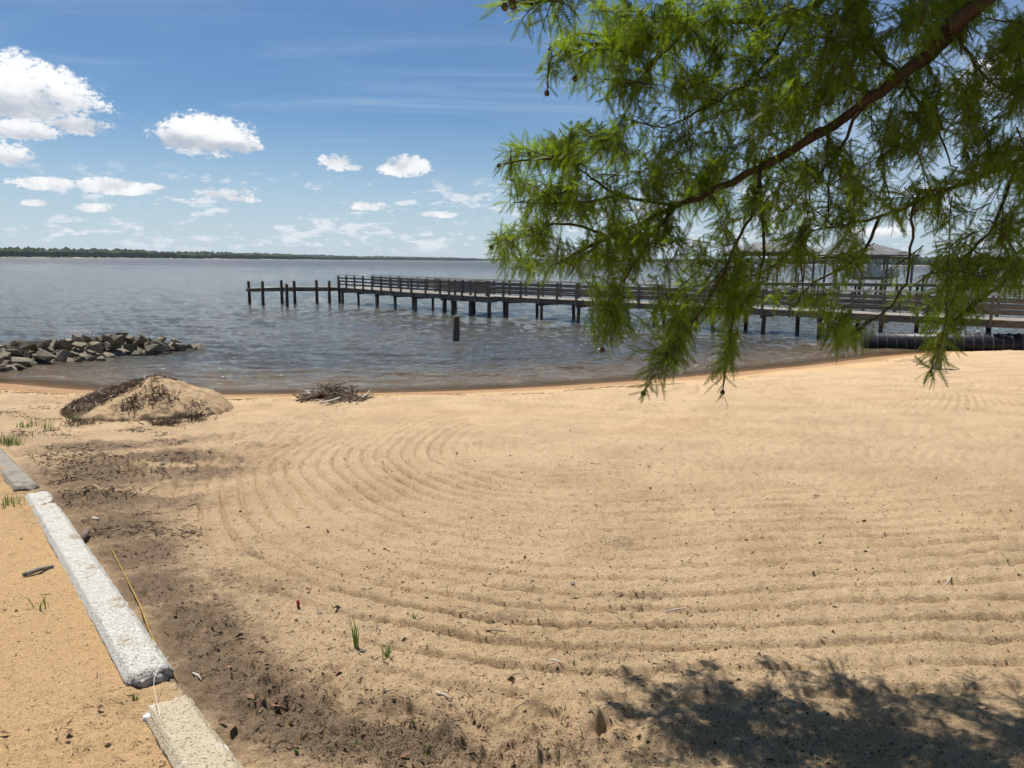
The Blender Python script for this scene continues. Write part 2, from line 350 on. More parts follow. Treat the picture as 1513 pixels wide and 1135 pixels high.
M_LEAF = leafmat('cypress_leaf', (.105, .165, .015), (.165, .235, .020), (.23, .29, .028), .58)
M_GRASS = leafmat('grass', (.07, .12, .025), (.11, .17, .04), (.15, .18, .06), .4)
def water_mat():
    mt, q, p, g, o = mat('murky_water')
    at = q.n('ShaderNodeAttribute', attribute_name='mask'); se = q.n('ShaderNodeSeparateColor'); q.l(at.outputs[0], se.inputs[0])
    v = q.map(g, scale=(.36, 1.15, 1), rot=(0, 0, R(6)))
    a = q.noise(v, 2.2, 3, .55, .3); c = q.noise(v, 7.5, 4, .6, .4); d = q.noise(v, .5, 3, .55, .2)
    big = q.noise(q.map(g, scale=(.25, 1, 1)), .12, 4, .6)
    col = q.mix(q.ss(big, .35, .68), (.052, .053, .046, 1), (.082, .075, .056, 1))
    col = q.mix(se.outputs[0], col, (.19, .13, .065, 1))
    q.l(col, p.inputs['Base Color']); sy = q.n('ShaderNodeSeparateXYZ'); q.l(g, sy.inputs[0]); q.l(q.ss(sy.outputs[1], 25, 500, .08, .34), p.inputs['Roughness']); p.inputs['IOR'].default_value = 1.333
    h = q.m('ADD', q.m('ADD', q.m('MULTIPLY', a, .55), q.m('MULTIPLY', c, .36)), q.m('MULTIPLY', d, .12))
    bump(q, p, h, 1.0, .42)
    t = q.n('ShaderNodeBsdfTransparent'); t.inputs[0].default_value = (.9, .82, .7, 1)
    x = q.n('ShaderNodeMixShader'); q.l(se.outputs[1], x.inputs[0]); q.l(p.outputs[0], x.inputs[1]); q.l(t.outputs[0], x.inputs[2]); q.l(x.outputs[0], o.inputs[0])
    return mt
M_WATER = water_mat()
M_WOODS = simple('far_trees', (.020, .036, .012), (.048, .075, .024), .03, .95, .2, .5)
M_FARSAND = simple('far_beach', (.27, .25, .21), (.36, .33, .28), .02, .95, .1, .5)

# ------------------------------------------------------------------ ground sheet
def polar(rs, az):
    A, Rr = np.meshgrid(az, rs); return np.stack([Rr*np.sin(A), Rr*np.cos(A)], -1)
def gridfaces(nr, nc, wrap=False):
    i = np.arange(nr-1)[:, None]*nc; j = np.arange(nc if wrap else nc-1)[None, :]; jn = (j+1) % nc
    return np.stack([i+j, i+jn, i+nc+jn, i+nc+j], -1).reshape(-1, 4)[:, ::-1]
vv = np.linspace(1.15**.7, .083**.7, 520)**(1/.7)
rs = np.concatenate([[.02, .4, .8, 1.1], 1.56/vv, np.linspace(19, 34, 90)[1:], [40, 50, 70, 100, 200, 500, 1500, 4000, 9500]])
dense = np.linspace(R(-39), R(39), 600); rest = np.linspace(R(39), R(321), 74)[1:-1]
az = np.concatenate([dense, rest])
XY = polar(rs, az); gxv, gyv = XY[..., 0].ravel(), XY[..., 1].ravel()
dz_, soil_, dent_, s_, side_ = ground_detail(gxv, gyv)
far = np.hypot(gxv, gyv) > 45
zz = G(gxv, gyv)+np.where(far, 0, dz_)
wet_ = np.clip(1.0-(s_-.0)/2.2+fbm(gxv*.8, gyv*.8, 3, 71)*.5, 0, 1)*(s_ > -5)
wet_ = np.where(s_ < 0, 1, wet_*.98)
org = np.clip(sst(side_, -.02, .1)*.95+sst(-s_, -3.4, -1.2)*.6+fbm(gxv*.5, gyv*.5, 3, 72)*.5, 0, 1)
me = make_mesh('beach', np.stack([gxv, gyv, zz], -1), gridfaces(len(rs), len(az), True), M_SAND)
soil_v = np.clip(np.maximum(soil_*np.where(side_ > 0, .5, 1), dent_*.55), 0, 1)+np.clip(sst(-gxv, 1.8, 3.4)*sst(gyv, 4.2, 6.)*(.22+fbm(gxv*1.7, gyv*3, 4, 81)*1.1)*sst(s_, 1.5, 3), 0, .7)*.8
soil_v += (sst(4.6-gyv, 0, 2.2)*.20+np.clip(fbm(gxv*.9, gyv*1.6, 4, 83)*.7, 0, .3)*sst(8-gyv, 0, 4))*(side_ < 0)
vcol(me, 'mask', np.stack([np.clip(soil_v, 0, 1), wet_, org], -1))
link('beach', me, kind='structure')
GZ = lambda x, y: float(G(x, y))+float(ground_detail(np.array([x], float), np.array([y], float))[0][0])
def GZv(x, y): return G(x, y)+ground_detail(x, y)[0]

# ------------------------------------------------------------------ water
iv = np.linspace(1/11.0, 1/260.0, 380); rs = np.concatenate([1/iv, np.geomspace(260, 12000, 40)[1:]])
az = np.concatenate([np.linspace(R(-100), R(-39), 50)[:-1], np.linspace(R(-39), R(39), 420), np.linspace(R(39), R(100), 50)[1:]])
XY = polar(rs, az); x, y = XY[..., 0].ravel(), XY[..., 1].ravel(); s = inland(x, y)
z = np.zeros_like(x); wr = np.random.default_rng(3)
wx_ = x+fbm(x*.3, y*.3, 2, 41)*1.6; wy_ = y+fbm(x*.3+9, y*.3, 2, 42)*1.6
rr = np.hypot(x, y)
for k in range(19):
    lam = .45*1.13**k; th = R(90)+wr.normal(-.12, .30); kx, ky = math.cos(th)*2*np.pi/lam, math.sin(th)*2*np.pi/lam
    ph = wr.uniform(0, 6.28); a = .0075*lam**.32
    fade = np.clip((lam*lam*60/np.maximum(rr, 1)**1.05-.3), 0, 1)
    sn = np.sin(kx*wx_+ky*wy_+ph); z += a*(1-2*np.abs(sn)**1.2+.2)*fade*(.4+1.2*vn(x*.11+k*3, y*.11, 50+k))
z *= np.clip(-s/2.2, 0.12, 1)
lip = np.exp(-((s+.75+fbm(x*.5, y*.5, 2, 66)*.6)/.16)**2)*.03*np.clip(vn(x*.45, y*.1, 67)*1.8-.3, 0, 1)
z = np.where(rr < 60, z+lip, z)*np.where(rr > 250, 0, 1)
me = make_mesh('river', np.stack([x, y, z], -1), gridfaces(len(rs), len(az)), M_WATER)
shal = np.clip(1+s/5.0, 0, 1)*.9; edge = np.clip(1+s/1.1, 0, 1)*.75
vcol(me, 'mask', np.stack([shal, edge, edge*0], -1)); link('river', me, kind='structure')

# ------------------------------------------------------------------ mesh builder
class MB:
    def __init__(s): s.v = []; s.f = []
    def box(s, p, q, w, h, up=Vector((0, 0, 1)), jit=0.0):
        p, q = Vector(p), Vector(q); d = (q-p).normalized(); sd = d.cross(up)
        sd = Vector((1, 0, 0)) if sd.length < 1e-4 else sd.normalized(); u = sd.cross(d).normalized()
        n = len(s.v)
        for e in (p, q):
            for a, c in ((-1, -1), (1, -1), (1, 1), (-1, 1)):
                s.v.append(e+sd*(a*w/2)+u*(c*h/2)+Vector([random.uniform(-jit, jit) for _ in range(3)]))
        s.f += [(n, n+1, n+2, n+3), (n+7, n+6, n+5, n+4)]+[(n+i, n+4+i, n+4+(i+1) % 4, n+(i+1) % 4) for i in range(4)]
        return s
    def tube(s, pts, rad, n=6, jit=0.0):
        pts = [Vector(p) for p in pts]; b0 = len(s.v); ref = None
        for i, p in enumerate(pts):
            d = (pts[min(i+1, len(pts)-1)]-pts[max(i-1, 0)]).normalized()
            if ref is None: ref = d.orthogonal().normalized()
            ref = (ref-d*ref.dot(d)); ref = ref.normalized() if ref.length > 1e-6 else d.orthogonal().normalized(); bi = d.cross(ref)
            r = rad[i] if hasattr(rad, '__len__') else rad
            for k in range(n):
                a = 2*math.pi*k/n; s.v.append(p+(ref*math.cos(a)+bi*math.sin(a))*r*(1+random.uniform(-jit, jit)))
        for i in range(len(pts)-1):
            for k in range(n):
                a = b0+i*n+k; c = b0+i*n+(k+1) % n; s.f.append((a, c, c+n, a+n))
        s.f.append(tuple(range(b0, b0+n))[::-1]); e = len(s.v)-n; s.f.append(tuple(range(e, e+n)))
        return s
    def mesh(s, name, mt, smooth=False):
        me = bpy.data.meshes.new(name); me.from_pydata([tuple(v) for v in s.v], [], s.f); me.materials.append(mt)
        if smooth: me.polygons.foreach_set('use_smooth', [True]*len(me.polygons))
        me.update(); return me
    def build(s, name, mt, parent=None, smooth=False, **k):
        o = link(name, s.mesh(name, mt, smooth), parent, **k)
        return o
def rel(o, parent):                          # children are built in world coordinates
    o.matrix_parent_inverse = parent.matrix_world.inverted(); return o
V3 = lambda x, y, z=0: Vector((x, y, z))

# ------------------------------------------------------------------ far shore
fs = [(-900,1500),(-500,1550),(0,1840),(150,2200),(300,2700),(430,3300),(560,5000),(720,6900),(850,6200),(1000,4600),(1150,3300),(1300,2500),(1400,2200),(1513,2050),(1900,1900),(2600,1900)]
pts = [(d*(px-CX)/FPX, d) for px, d in fs]
cum = np.concatenate([[0], np.cumsum([math.hypot(pts[i+1][0]-pts[i][0], pts[i+1][1]-pts[i][1]) for i in range(len(pts)-1)])])
tt = np.linspace(0, cum[-1], 700); fx = np.interp(tt, cum, [p[0] for p in pts]); fy = np.interp(tt, cum, [p[1] for p in pts])
nx = np.gradient(fy); ny = -np.gradient(fx); ln = np.hypot(nx, ny); nx /= ln; ny /= ln
sg = np.where(nx*fx+ny*fy > 0, 1, -1); nx *= sg; ny *= sg
rowsd = [(-15, -.5), (0, .8), (10, 1.6), (40, 3), (160, 5), (500, 5)]
Vs = np.concatenate([np.stack([fx+nx*d, fy+ny*d, np.full_like(fx, h)], -1) for d, h in rowsd])
link('far_shore', make_mesh('far_shore', Vs, gridfaces(len(rowsd), 700)[:, ::-1], M_FARSAND), kind='structure')
bm = bmesh.new(); bmesh.ops.create_icosphere(bm, subdivisions=1, radius=1); iv0 = np.array([v.co[:] for v in bm.verts]); if0 = np.array([[v.index for v in f.verts] for f in bm.faces]); bm.free()
N = 6500; u = rng.uniform(0, cum[-1], N); off = 14+rng.uniform(0, 1, N)**1.5*170
cx_ = np.interp(u, tt, fx)+np.interp(u, tt, nx)*off; cy_ = np.interp(u, tt, fy)+np.interp(u, tt, ny)*off
hh = (17+off*.05+rng.normal(0, 1.1, N)+fbm(u*.004, u*0, 3, 12)*10); hh = np.maximum(hh, 6)
sc = np.stack([rng.uniform(6, 14, N), rng.uniform(6, 14, N), hh*.55], -1)
Vt = iv0[None]*sc[:, None]*(1+rng.normal(0, .10, (N, 12, 1)))+np.stack([cx_, cy_, hh*.52+3], -1)[:, None]
Ft = if0[None]+np.arange(N)[:, None, None]*12
link('far_woods', make_mesh('far_woods', Vt.reshape(-1, 3), Ft.reshape(-1, 3), M_WOODS, False), label='low dark wooded shore along the horizon across the water', cat='woods', kind='stuff')

# ------------------------------------------------------------------ pier
DZ = 1.12
pa = V3(24.5, 22.2, DZ); pb = V3(-6.2, 46.2, DZ); pc = V3(-12.5, 53.8, DZ)
def pier_run(t, p, q, width, bent, near_sign, deckpl, rails=(True, True), skip_land=True):
    d = (q-p); L = d.length; d.normalize(); nrm = V3(d.y, -d.x)*near_sign    # nrm points to the near side
    mid = nrm*(-width/2)                                                    # p,q are the near edge
    k = 0
    while k*.145 < L:
        c = p+d*(k*.145+.07)+V3(0, 0, -.02+random.uniform(-.004, .004))
        deckpl.box(c+nrm*random.uniform(.02, .05), c-nrm*(width+random.uniform(.02, .05)), .135, .038); k += 1
    nb = max(1, round(L/bent)); st = L/nb
    for i in range(nb):
        for side in (0, 1):
            e = -nrm*(width-.05)*side-nrm*.03
            a = p+d*(i*st)+e+V3(0, 0, -.16); c = p+d*((i+1)*st)+e+V3(0, 0, -.16)
            rel(MB().box(a, c, .05, .23, jit=.004).build('stringer', M_WOOD, t), t)
            if not rails[side]: continue
            e2 = -nrm*(width+.06)*side+nrm*.06
            for (h, bh) in ((.24, .105), (.46, .105), (.68, .105)):
                a = p+d*(i*st+.004)+e2+V3(0, 0, h+random.uniform(-.012, .012)); c = p+d*((i+1)*st-.004)+e2+V3(0, 0, h+random.uniform(-.012, .012))
                rel(MB().box(a, c, .036, bh).build('rail_board', M_WOOD, t), t)
            a = p+d*(i*st+.004)+e2+V3(0, 0, .885+random.uniform(-.01, .01)); c = p+d*((i+1)*st-.004)+e2+V3(0, 0, .885+random.uniform(-.01, .01))
            rel(MB().box(a, c, .16, .04).build('rail_cap', M_DECK, t), t)
    for i in range(nb*2+1):
        for side in (0, 1):
            if not rails[side]: continue
            e2 = -nrm*(width+.22)*side+nrm*.135
            a = p+d*(i*st/2+.01)+e2
            rel(MB().box(a+V3(0, 0, -.30), a+V3(random.uniform(-.01, .01), 0, .862), .10, .10, V3(d.x, d.y)).build('post', M_WOOD, t), t)
    for i in range(nb+1):
        for side in (0, 1):
            a = p+d*(i*st+random.uniform(-.08, .08)-(st*.42 if side else 0))-nrm*(width-.30)*side-nrm*.15
            if inland(a.x, a.y) > 4: continue
            g = min(GZ(a.x, a.y)-.4, -.5); r = random.uniform(.08, .10)
            rel(MB().tube([V3(a.x+random.uniform(-.12, .12), a.y+random.uniform(-.08, .08), g), V3(a.x, a.y, DZ-.05)], [r*1.05, r*.95], 10).build('pile', M_PILE, t, True), t)
        a = p+d*(i*st)+V3(0, 0, -.34)
        rel(MB().box(a-nrm*.1+d*.14, a-nrm*(width+.02)+d*.14, .05, .13).build('cross_beam', M_PILE, t), t)
t = empty('fishing_pier', (pa.x, pa.y, 0), 'long weathered wooden pier with plank railings crossing the water to the beach', 'pier')
bpy.context.view_layer.update()
pl = MB(); pier_run(t, pa, pb, 1.9, 2.5, -1 if V3((pb-pa).y, -(pb-pa).x).y > 0 else 1, pl)
d2 = pc-pb; pier_run(t, pb+d2.normalized()*.0, pc, 2.6, 2.4, -1 if V3(d2.y, -d2.x).x > 0 else 1, pl)
# small fishing bump-out on the near side
w1 = onz(645, 437, DZ); w2 = onz(702, 440, DZ); dd = (pb-pa).normalized(); nn = V3(dd.y, -dd.x); nn = nn if nn.y < 0 else -nn
q1 = pa+dd*((w1-pa).dot(dd))+nn*.0; q2 = pa+dd*((w2-pa).dot(dd))
for a, c in ((q1, q2),):
    f0 = a+nn*.75; f1_ = c+nn*.75
    k = 0; L = (c-a).length; e = (c-a).normalized()
    while k*.145 < L: 
        z_ = a+e*(k*.145+.07)+V3(0, 0, -.012); pl.box(z_+nn*.76, z_+nn*.1, .135, .038); k += 1
    for (u_, v_) in ((f0, f1_), (a+nn*.08, f0), (f1_, c+nn*.08)):
        rel(MB().box(u_+V3(0, 0, -.18), v_+V3(0, 0, -.18), .05, .27).build('stringer', M_WOOD, t), t)
        for h in (.24, .46, .68): rel(MB().box(u_+V3(0, 0, h), v_+V3(0, 0, h), .036, .105).build('rail_board', M_WOOD, t), t)
        rel(MB().box(u_+V3(0, 0, .89), v_+V3(0, 0, .89), .16, .04).build('rail_cap', M_DECK, t), t)
    for k in range(4):
        z_ = f0.lerp(f1_, k/3)+nn*.08; rel(MB().box(z_+V3(0, 0, -.32), z_+V3(0, 0, .866), .10, .10, e).build('post', M_WOOD, t), t)
    for k in (0.04, .5, .96):
        z_ = f0.lerp(f1_, k)-nn*.1; rel(MB().tube([V3(z_.x, z_.y, -1), V3(z_.x, z_.y, DZ-.06)], .11, 10).build('pile', M_PILE, t, True), t)
o = rel(pl.build('deck', M_DECK, t, kind='stuff'), t)

# finger dock
fa = pc+V3(-.1, .2, 0); fb = onz(366, 449.5, 0); fb.z = DZ
fd = (fb-fa).normalized(); fn = V3(fd.y, -fd.x); fn = fn if fn.y < 0 else -fn
t = empty('finger_dock', (fa.x, fa.y, 0), 'low narrow dock without railings, with tall piles, at the far end of the pier', 'dock'); bpy.context.view_layer.update()
pl = MB(); L = (fb-fa).length; k = 0
while k*.145 < L:
    c = fa+fd*(k*.145+.07)+V3(0, 0, -.02+.05*math.sin(k*.09)); pl.box(c+fn*.05, c-fn*.85, .135, .038); k += 1
rel(pl.build('deck', M_DECK, t, kind='stuff'), t)
for i in range(3):
    for side in (0, 1):
        a = fa+fd*(L*i/3+.01)-fn*.78*side+V3(0, 0, -.15); c = fa+fd*(L*(i+1)/3-.01)-fn*.78*side+V3(0, 0, -.15)
        rel(MB().box(a, c, .05, .22, jit=.02).build('stringer', M_WOOD, t), t)
for px, wy, ty in ((369, 449, 415.5), (389, 451, 415.5), (417, 449, 414), (424.5, 453, 419.5), (436, 449, 415), (468.6, 448, 414), (487, 448, 415), (502, 447, 414.4)):
    w = onz(px, wy, 0); top = CAMP+ray(px, ty)*((w.y)/ray(px, ty).y); r = .105
    pr_ = (w-fa).dot(fn)
    rel(MB().tube([V3(w.x, w.y, -1.2), V3(w.x, w.y, .6), V3(w.x+random.uniform(-.03, .03), w.y, top.z)], [r*1.06, r, r*.96], 10).build('pile', M_PILE, t, True), t)
# lone pile
w = onz(673.5, 505.5, 0)
def roundpost(name, w, z0, z1, r, mt, label, lean=0):
    mb = MB(); n = 7
    mb.tube([V3(w.x+lean*k/n+random.uniform(-.004, .004), w.y, z0+(z1-z0)*k/n) for k in range(n)]+[V3(w.x+lean, w.y, z1-.02), V3(w.x+lean, w.y+.02, z1)], [r*(1.05+random.uniform(-.03, .03)-.05*k/n) for k in range(n)]+[r, r*.82], 14, .05)
    o = mb.build(name, mt, None, True, label=label, cat='post'); return o
roundpost('mooring_pile', w, -1, .97, .125, M_PILE, 'lone dark stub of a pile standing in the water off the beach', .03)
w = hit(1384, 546); roundpost('post_stub', w, w.z-.3, w.z+.95, .10, M_POST, 'pale grey wooden post stub in the sand in front of the black pipe')

# corrugated pipe
p0 = V3(13.35, 28.0, .16); p1 = V3(24.0, 26.2, .30); d = (p1-p0); L = d.length; d.normalize(); PR = .42
t = empty('corrugated_pipe', (p0.x, p0.y, 0), 'black corrugated pipe lying at the water edge under the pier', 'pipe'); bpy.context.view_layer.update()
rel(MB().tube([p0, p1], PR*.93, 28).build('pipe_wall', M_PIPE, t, True), t)
mbr = MB().tube([d*-.035, d*-.02, d*-.008, d*.008, d*.02, d*.035], [PR*.90, PR*.985, PR*1.02, PR*1.02, PR*.985, PR*.90], 28); rme = mbr.mesh('rib', M_RIB, True)
n = int(L/.33)
for k in range(n):
    o = link('rib', rme, t); o.location = p0+d*(.1+k*.33)-Vector(t.location)

# ------------------------------------------------------------------ boathouses and far dock
def boathouse(px0, px1, yr, ye, depth, label, dep=6.5):
    L0 = atd(px0, 0, depth).x; L1 = atd(px1, 0, depth).x; xm = (L0+L1)/2
    ze = atd((px0+px1)/2, ye, depth).z; zr = atd((px0+px1)/2, yr, depth+dep*.45).z; w = L1-L0
    t = empty('boathouse', (xm, depth, 0), label, 'boathouse'); bpy.context.view_layer.update()
    ov = .0; a = [V3(L0, depth, ze), V3(L1, depth, ze), V3(L1, depth+dep, ze), V3(L0, depth+dep, ze)]
    rl = dep*.42; r1 = V3(L0+rl, depth+dep/2, zr); r2 = V3(L1-rl, depth+dep/2, zr)
    mb = MB(); mb.v = a+[r1, r2]+[v+V3(0, 0, -.14) for v in a]
    mb.f = [(0, 1, 5, 4), (1, 2, 5), (2, 3, 4, 5), (3, 0, 4), (0, 6, 7, 1), (1, 7, 8, 2), (2, 8, 9, 3), (3, 9, 6, 0), (9, 8, 7, 6)]
    rf = rel(mb.build('roof', M_ROOF, t), t)
    sm = MB(); n = int(w/.45)
    for k in range(1, n):
        x_ = L0+w*k/n; f = min(1, (x_-L0)/rl, (L1-x_)/rl)
        sm.box(V3(x_, depth+.01, ze+.02), V3(x_, depth+dep/2*f, ze+(zr-ze)*f+.02), .05, .05)
    o = sm.build('roof_seams', M_ROOF, rf, kind='stuff'); o.matrix_parent_inverse = (rf.matrix_parent_inverse @ Matrix.Identity(4)).inverted() @ Matrix.Identity(4) if False else rf.matrix_parent_inverse.inverted() @ t.matrix_world.inverted() if False else Matrix.Identity(4)
    for ix in range(4):
        for iy in (0, 1):
            x_ = L0+.4+(w-.8)*ix/3; y_ = depth+.4+(dep-.8)*iy
            rel(MB().tube([V3(x_, y_, -1), V3(x_, y_, ze-.1)], .12, 8).build('post', M_WOOD, t, True), t)
    for iy in (0, 1):
        y_ = depth+.4+(dep-.8)*iy
        rel(MB().box(V3(L0+.2, y_+.14, ze-.32), V3(L1-.2, y_+.14, ze-.32), .06, .25).build('header_beam', M_WOOD, t), t)
    return t, L0, L1
t1, *_ = boathouse(1112, 1258, 358.5, 372, 79, 'left of two boathouses with brown metal hip roof, mostly behind the foliage')
t2, *_ = boathouse(1264, 1396, 361.5, 376.5, 74, 'right of two boathouses with brown metal hip roof on tall posts')
xa = atd(1095, 0, 74).x; xb = atd(1560, 0, 74).x
t = empty('far_dock', ((xa+xb)/2, 74, 0), 'distant dock on many piles running beneath the boathouses', 'dock'); bpy.context.view_layer.update()
pl = MB(); k = 0
while xa+k*.145 < xb: pl.box(V3(xa+k*.145, 72.2, 1.28), V3(xa+k*.145, 73.6, 1.28), .135, .04); k += 1
rel(pl.build('deck', M_DECK, t, kind='stuff'), t)
for y_ in (72.3, 73.5): rel(MB().box(V3(xa, y_, 1.12), V3(xb, y_, 1.12), .06, .26).build('stringer', M_WOOD, t), t)
for k in range(15):
    for y_ in (72.45, 73.35):
        x_ = xa+.5+(xb-xa-1)*k/14; rel(MB().tube([V3(x_, y_, -1.2), V3(x_, y_, 1.2 if (k % 3 or y_ > 73) else 2.2)], .12, 8).build('pile', M_PILE, t, True), t)
# boat on a lift under the right roof
bxc = atd(1330, 0, 76.5).x
t = empty('lift_boat', (bxc, 76.8, 1.5), 'small white boat raised on a lift under the right boathouse', 'boat'); bpy.context.view_layer.update()
mb = MB(); secs = []
for k in range(9):
    u = k/8; wd = 1.0*(1-max(0, (u-.55)/.45)**2)+.03; zb = 1.55+.35*max(0, (u-.6)/.4)**2; zt = 2.35+.22*u
    secs.append([(wd, zt), (wd*.92, zb+.3), (0, zb), (-wd*.92, zb+.3), (-wd, zt)])
for k, sc_ in enumerate(secs):
    for (yy, z_) in sc_: mb.v.append(V3(bxc-2.6+5.2*k/8, 76.8+yy, z_))
for k in range(8):
    for j in range(4): a = k*5+j; mb.f.append((a, a+1, a+6, a+5))
    mb.f.append((k*5+4, k*5, k*5+5, k*5+9))
mb.f.append((0, 4, 3, 2, 1)); mb.f.append((40, 41, 42, 43, 44))
rel(mb.build('hull', M_WHITE, t), t)
rel(MB().box(V3(bxc-.6, 76.8, 2.75), V3(bxc+.4, 76.8, 2.75), .9, .7).build('console', M_WHITE, t), t)

# ------------------------------------------------------------------ rock jetty
def hullmesh(seed, npt=11):
    r_ = random.Random(seed); bm = bmesh.new()
    for _ in range(npt):
        v = Vector((r_.gauss(0, 1), r_.gauss(0, 1), r_.gauss(0, 1))).normalized(); v = Vector([max(-.72, min(.72, c)) for c in v]); bm.verts.new(v*r_.uniform(.85, 1.1))
    bmesh.ops.convex_hull(bm, input=bm.verts); bmesh.ops.delete(bm, geom=[v for v in bm.verts if not v.link_faces], context='VERTS')
    bmesh.ops.bevel(bm, geom=bm.edges[:], offset=.025, segments=1, affect='EDGES')
    me = bpy.data.meshes.new('stone'); bm.to_mesh(me); bm.free(); me.materials.append(M_ROCK); return me
rocks = [hullmesh(k) for k in range(14)]
je = onz(296, 517, 0); js = onz(-110, 557, 0)
jd = V3(je.x-js.x, je.y-js.y); JL = jd.length; jd.normalize(); jn = V3(-jd.y, jd.x)
if jn.y < 0: jn = -jn
t = empty('rock_jetty', (js.x, js.y, 0), 'low jetty of grey-brown riprap stones reaching into the water', 'jetty')
mb = MB(); prev = []
for k in range(24):
    u = k/23; hk = .34*min(1, (1-u)*5+.05); c = js+jd*(u*(JL-.5)); wk = 1.15*min(1, (1-u)*3+.25)
    for v, h in ((-1, -.25), (-.5, .6), (0, 1), (.5, .6), (1, -.25)): mb.v.append(c+jn*(1.1+v*wk)+V3(0, 0, hk*h-.12))
for k in range(23):
    for j in range(4): a = k*5+j; mb.f.append((a, a+5, a+6, a+1))
rel(mb.build('core', M_ROCK, t), t); bpy.context.view_layer.update(); t.children[0].matrix_parent_inverse = t.matrix_world.inverted()
rj = random.Random(11)
for layer, (cnt, zoff) in enumerate(((125, -.02), (90, .18), (64, .36), (20, .50))):
    for k in range(cnt):
        u = (k+rj.uniform(0, 1))/cnt; tap = min(1, (1-u)*3.2+.28)
        v = rj.uniform(-1, 1)*(1.5-.30*layer)*tap
        h = zoff*tap
        if layer > 1 and u > .93: continue
        c = js+jd*(u*JL)+jn*(1.3*tap+v); sc_ = rj.uniform(.17, .36)*(1.0 if tap > .7 else .85)
        o = link('stone', rj.choice(rocks), t); o.location = c+V3(0, 0, h+rj.uniform(-.05, .06))-Vector(t.location)
        o.scale = (sc_*rj.uniform(1, 1.55), sc_*rj.uniform(.8, 1.15), sc_*rj.uniform(.5, .85)); o.rotation_euler = (rj.gauss(0, .45), rj.gauss(0, .45), rj.uniform(0, 6.28))
w = onz(134, 505, .5)
MB().tube([w, w+V3(.03, 0, .16), w+V3(.10, .02, .40)], [.012, .01, .006], 5).build('stick', M_STICK, None, label='thin dark stick poking up from the rock jetty', cat='stick')

# ------------------------------------------------------------------ sand mound with litter
mc = hit(212, 612); mcx, mcy = mc.x+.14, mc.y+.22
def mound_h(x, y):
    dx_ = (x-mcx)/1.27; dy_ = (y-mcy)/1.3
    dx_ = np.where(dx_ < 0, dx_*.88, dx_*1.12)
    q_ = np.sqrt(dx_*dx_+dy_*dy_+.03)-.03+fbm(x*1.6, y*1.6, 3, 301)*.16
    h = np.clip(1-q_, 0, 1); base = .95*h/(1+.5*h)*(1+.18*fbm(x*3.1, y*3.1, 3, 309))*(1+.0*x)
    return base
gxx, gyy = np.meshgrid(np.linspace(mcx-1.7, mcx+1.7, 170), np.linspace(mcy-1.6, mcy+1.6, 150)); mx_, my_ = gxx.ravel(), gyy.ravel()
mh = mound_h(mx_, my_); edge_ = sst(mh, 0, .05)
mz = GZv(mx_, my_)*1.0+mh+edge_*(fbm(mx_*7, my_*7, 4, 303)*.075+np.maximum(fbm(mx_*13, my_*13, 3, 304), .06)*.10)-.07*(1-edge_)
me = make_mesh('sand_mound', np.stack([mx_, my_, mz], -1), gridfaces(150, 170)[:, ::-1], M_SAND)
left_ = sst(-(mx_-mcx)+(my_-mcy)*.5, -.05, .1)*edge_
msoil = np.clip(left_*.8+np.clip(fbm(mx_*3, my_*3, 3, 305)*.8, 0, .4)*edge_, 0, 1)
vcol(me, 'mask', np.stack([msoil, msoil*0, np.full_like(msoil, .1)], -1))
md = link('sand_mound', me, label='heap of sand on the beach, its left flank covered in brown reed litter', cat='mound')
def heightm(x, y): return GZv(x, y)+mound_h(x, y)
def strands(name, P, lmin, lmax, wmin, wmax, tilt, mt, parent=None, rs_=5, **k):
    r_ = np.random.default_rng(rs_); n = len(P); a = r_.uniform(0, 6.283, n); e = r_.normal(0, tilt, n); L = r_.uniform(lmin, lmax, n); w = r_.uniform(wmin, wmax, n)
    d = np.stack([np.cos(a)*np.cos(e), np.sin(a)*np.cos(e), np.abs(np.sin(e))], -1); sd = np.stack([-np.sin(a), np.cos(a), np.zeros(n)], -1)
    up = np.cross(d, sd)*-1; bend = r_.normal(0, .22, (n, 1))*L[:, None]*sd
    o0 = P-d*L[:, None]*.3; o1 = P+d*L[:, None]*.2+bend*.5; o2 = P+d*L[:, None]*.7+r_.normal(0, .1, (n, 1))*L[:, None]*up
    W_ = w[:, None]
    Vv = np.stack([o0-sd*W_*.4, o0+sd*W_*.4, o0+up*W_*.6, o1-sd*W_*.5, o1+sd*W_*.5, o1+up*W_*.7, o2], 1)
    f = np.array([[0, 1, 4], [0, 4, 3], [1, 2, 5], [1, 5, 4], [2, 0, 3], [2, 3, 5], [3, 4, 6], [4, 5, 6], [5, 3, 6]])
    Ff = f[None]+np.arange(n)[:, None, None]*7
    return link(name, make_mesh(name, Vv.reshape(-1, 3), Ff.reshape(-1, 3), mt, False), parent, **k)
n = 7000; a_ = rng.uniform(mcx-1.5, mcx+.25, n*3); c_ = rng.uniform(mcy-.9, mcy+1.0, n*3)
keep = (mound_h(a_, c_) > .015) & (rng.uniform(0, 1, n*3) < sst(-(a_-mcx)+(c_-mcy)*.45, -.12, .12)); a_, c_ = a_[keep][:n], c_[keep][:n]
strands('reed_litter', np.stack([a_, c_, heightm(a_, c_)+.02], -1), .05, .13, .004, .009, .45, M_LITTER, md, kind='stuff')
n = 160; i_ = rng.choice(len(a_), n); strands('pale_reeds', np.stack([a_[i_], c_[i_], heightm(a_[i_], c_[i_])+.045], -1), .06, .16, .005, .009, .6, M_PALE, md, rs_=9, kind='stuff')
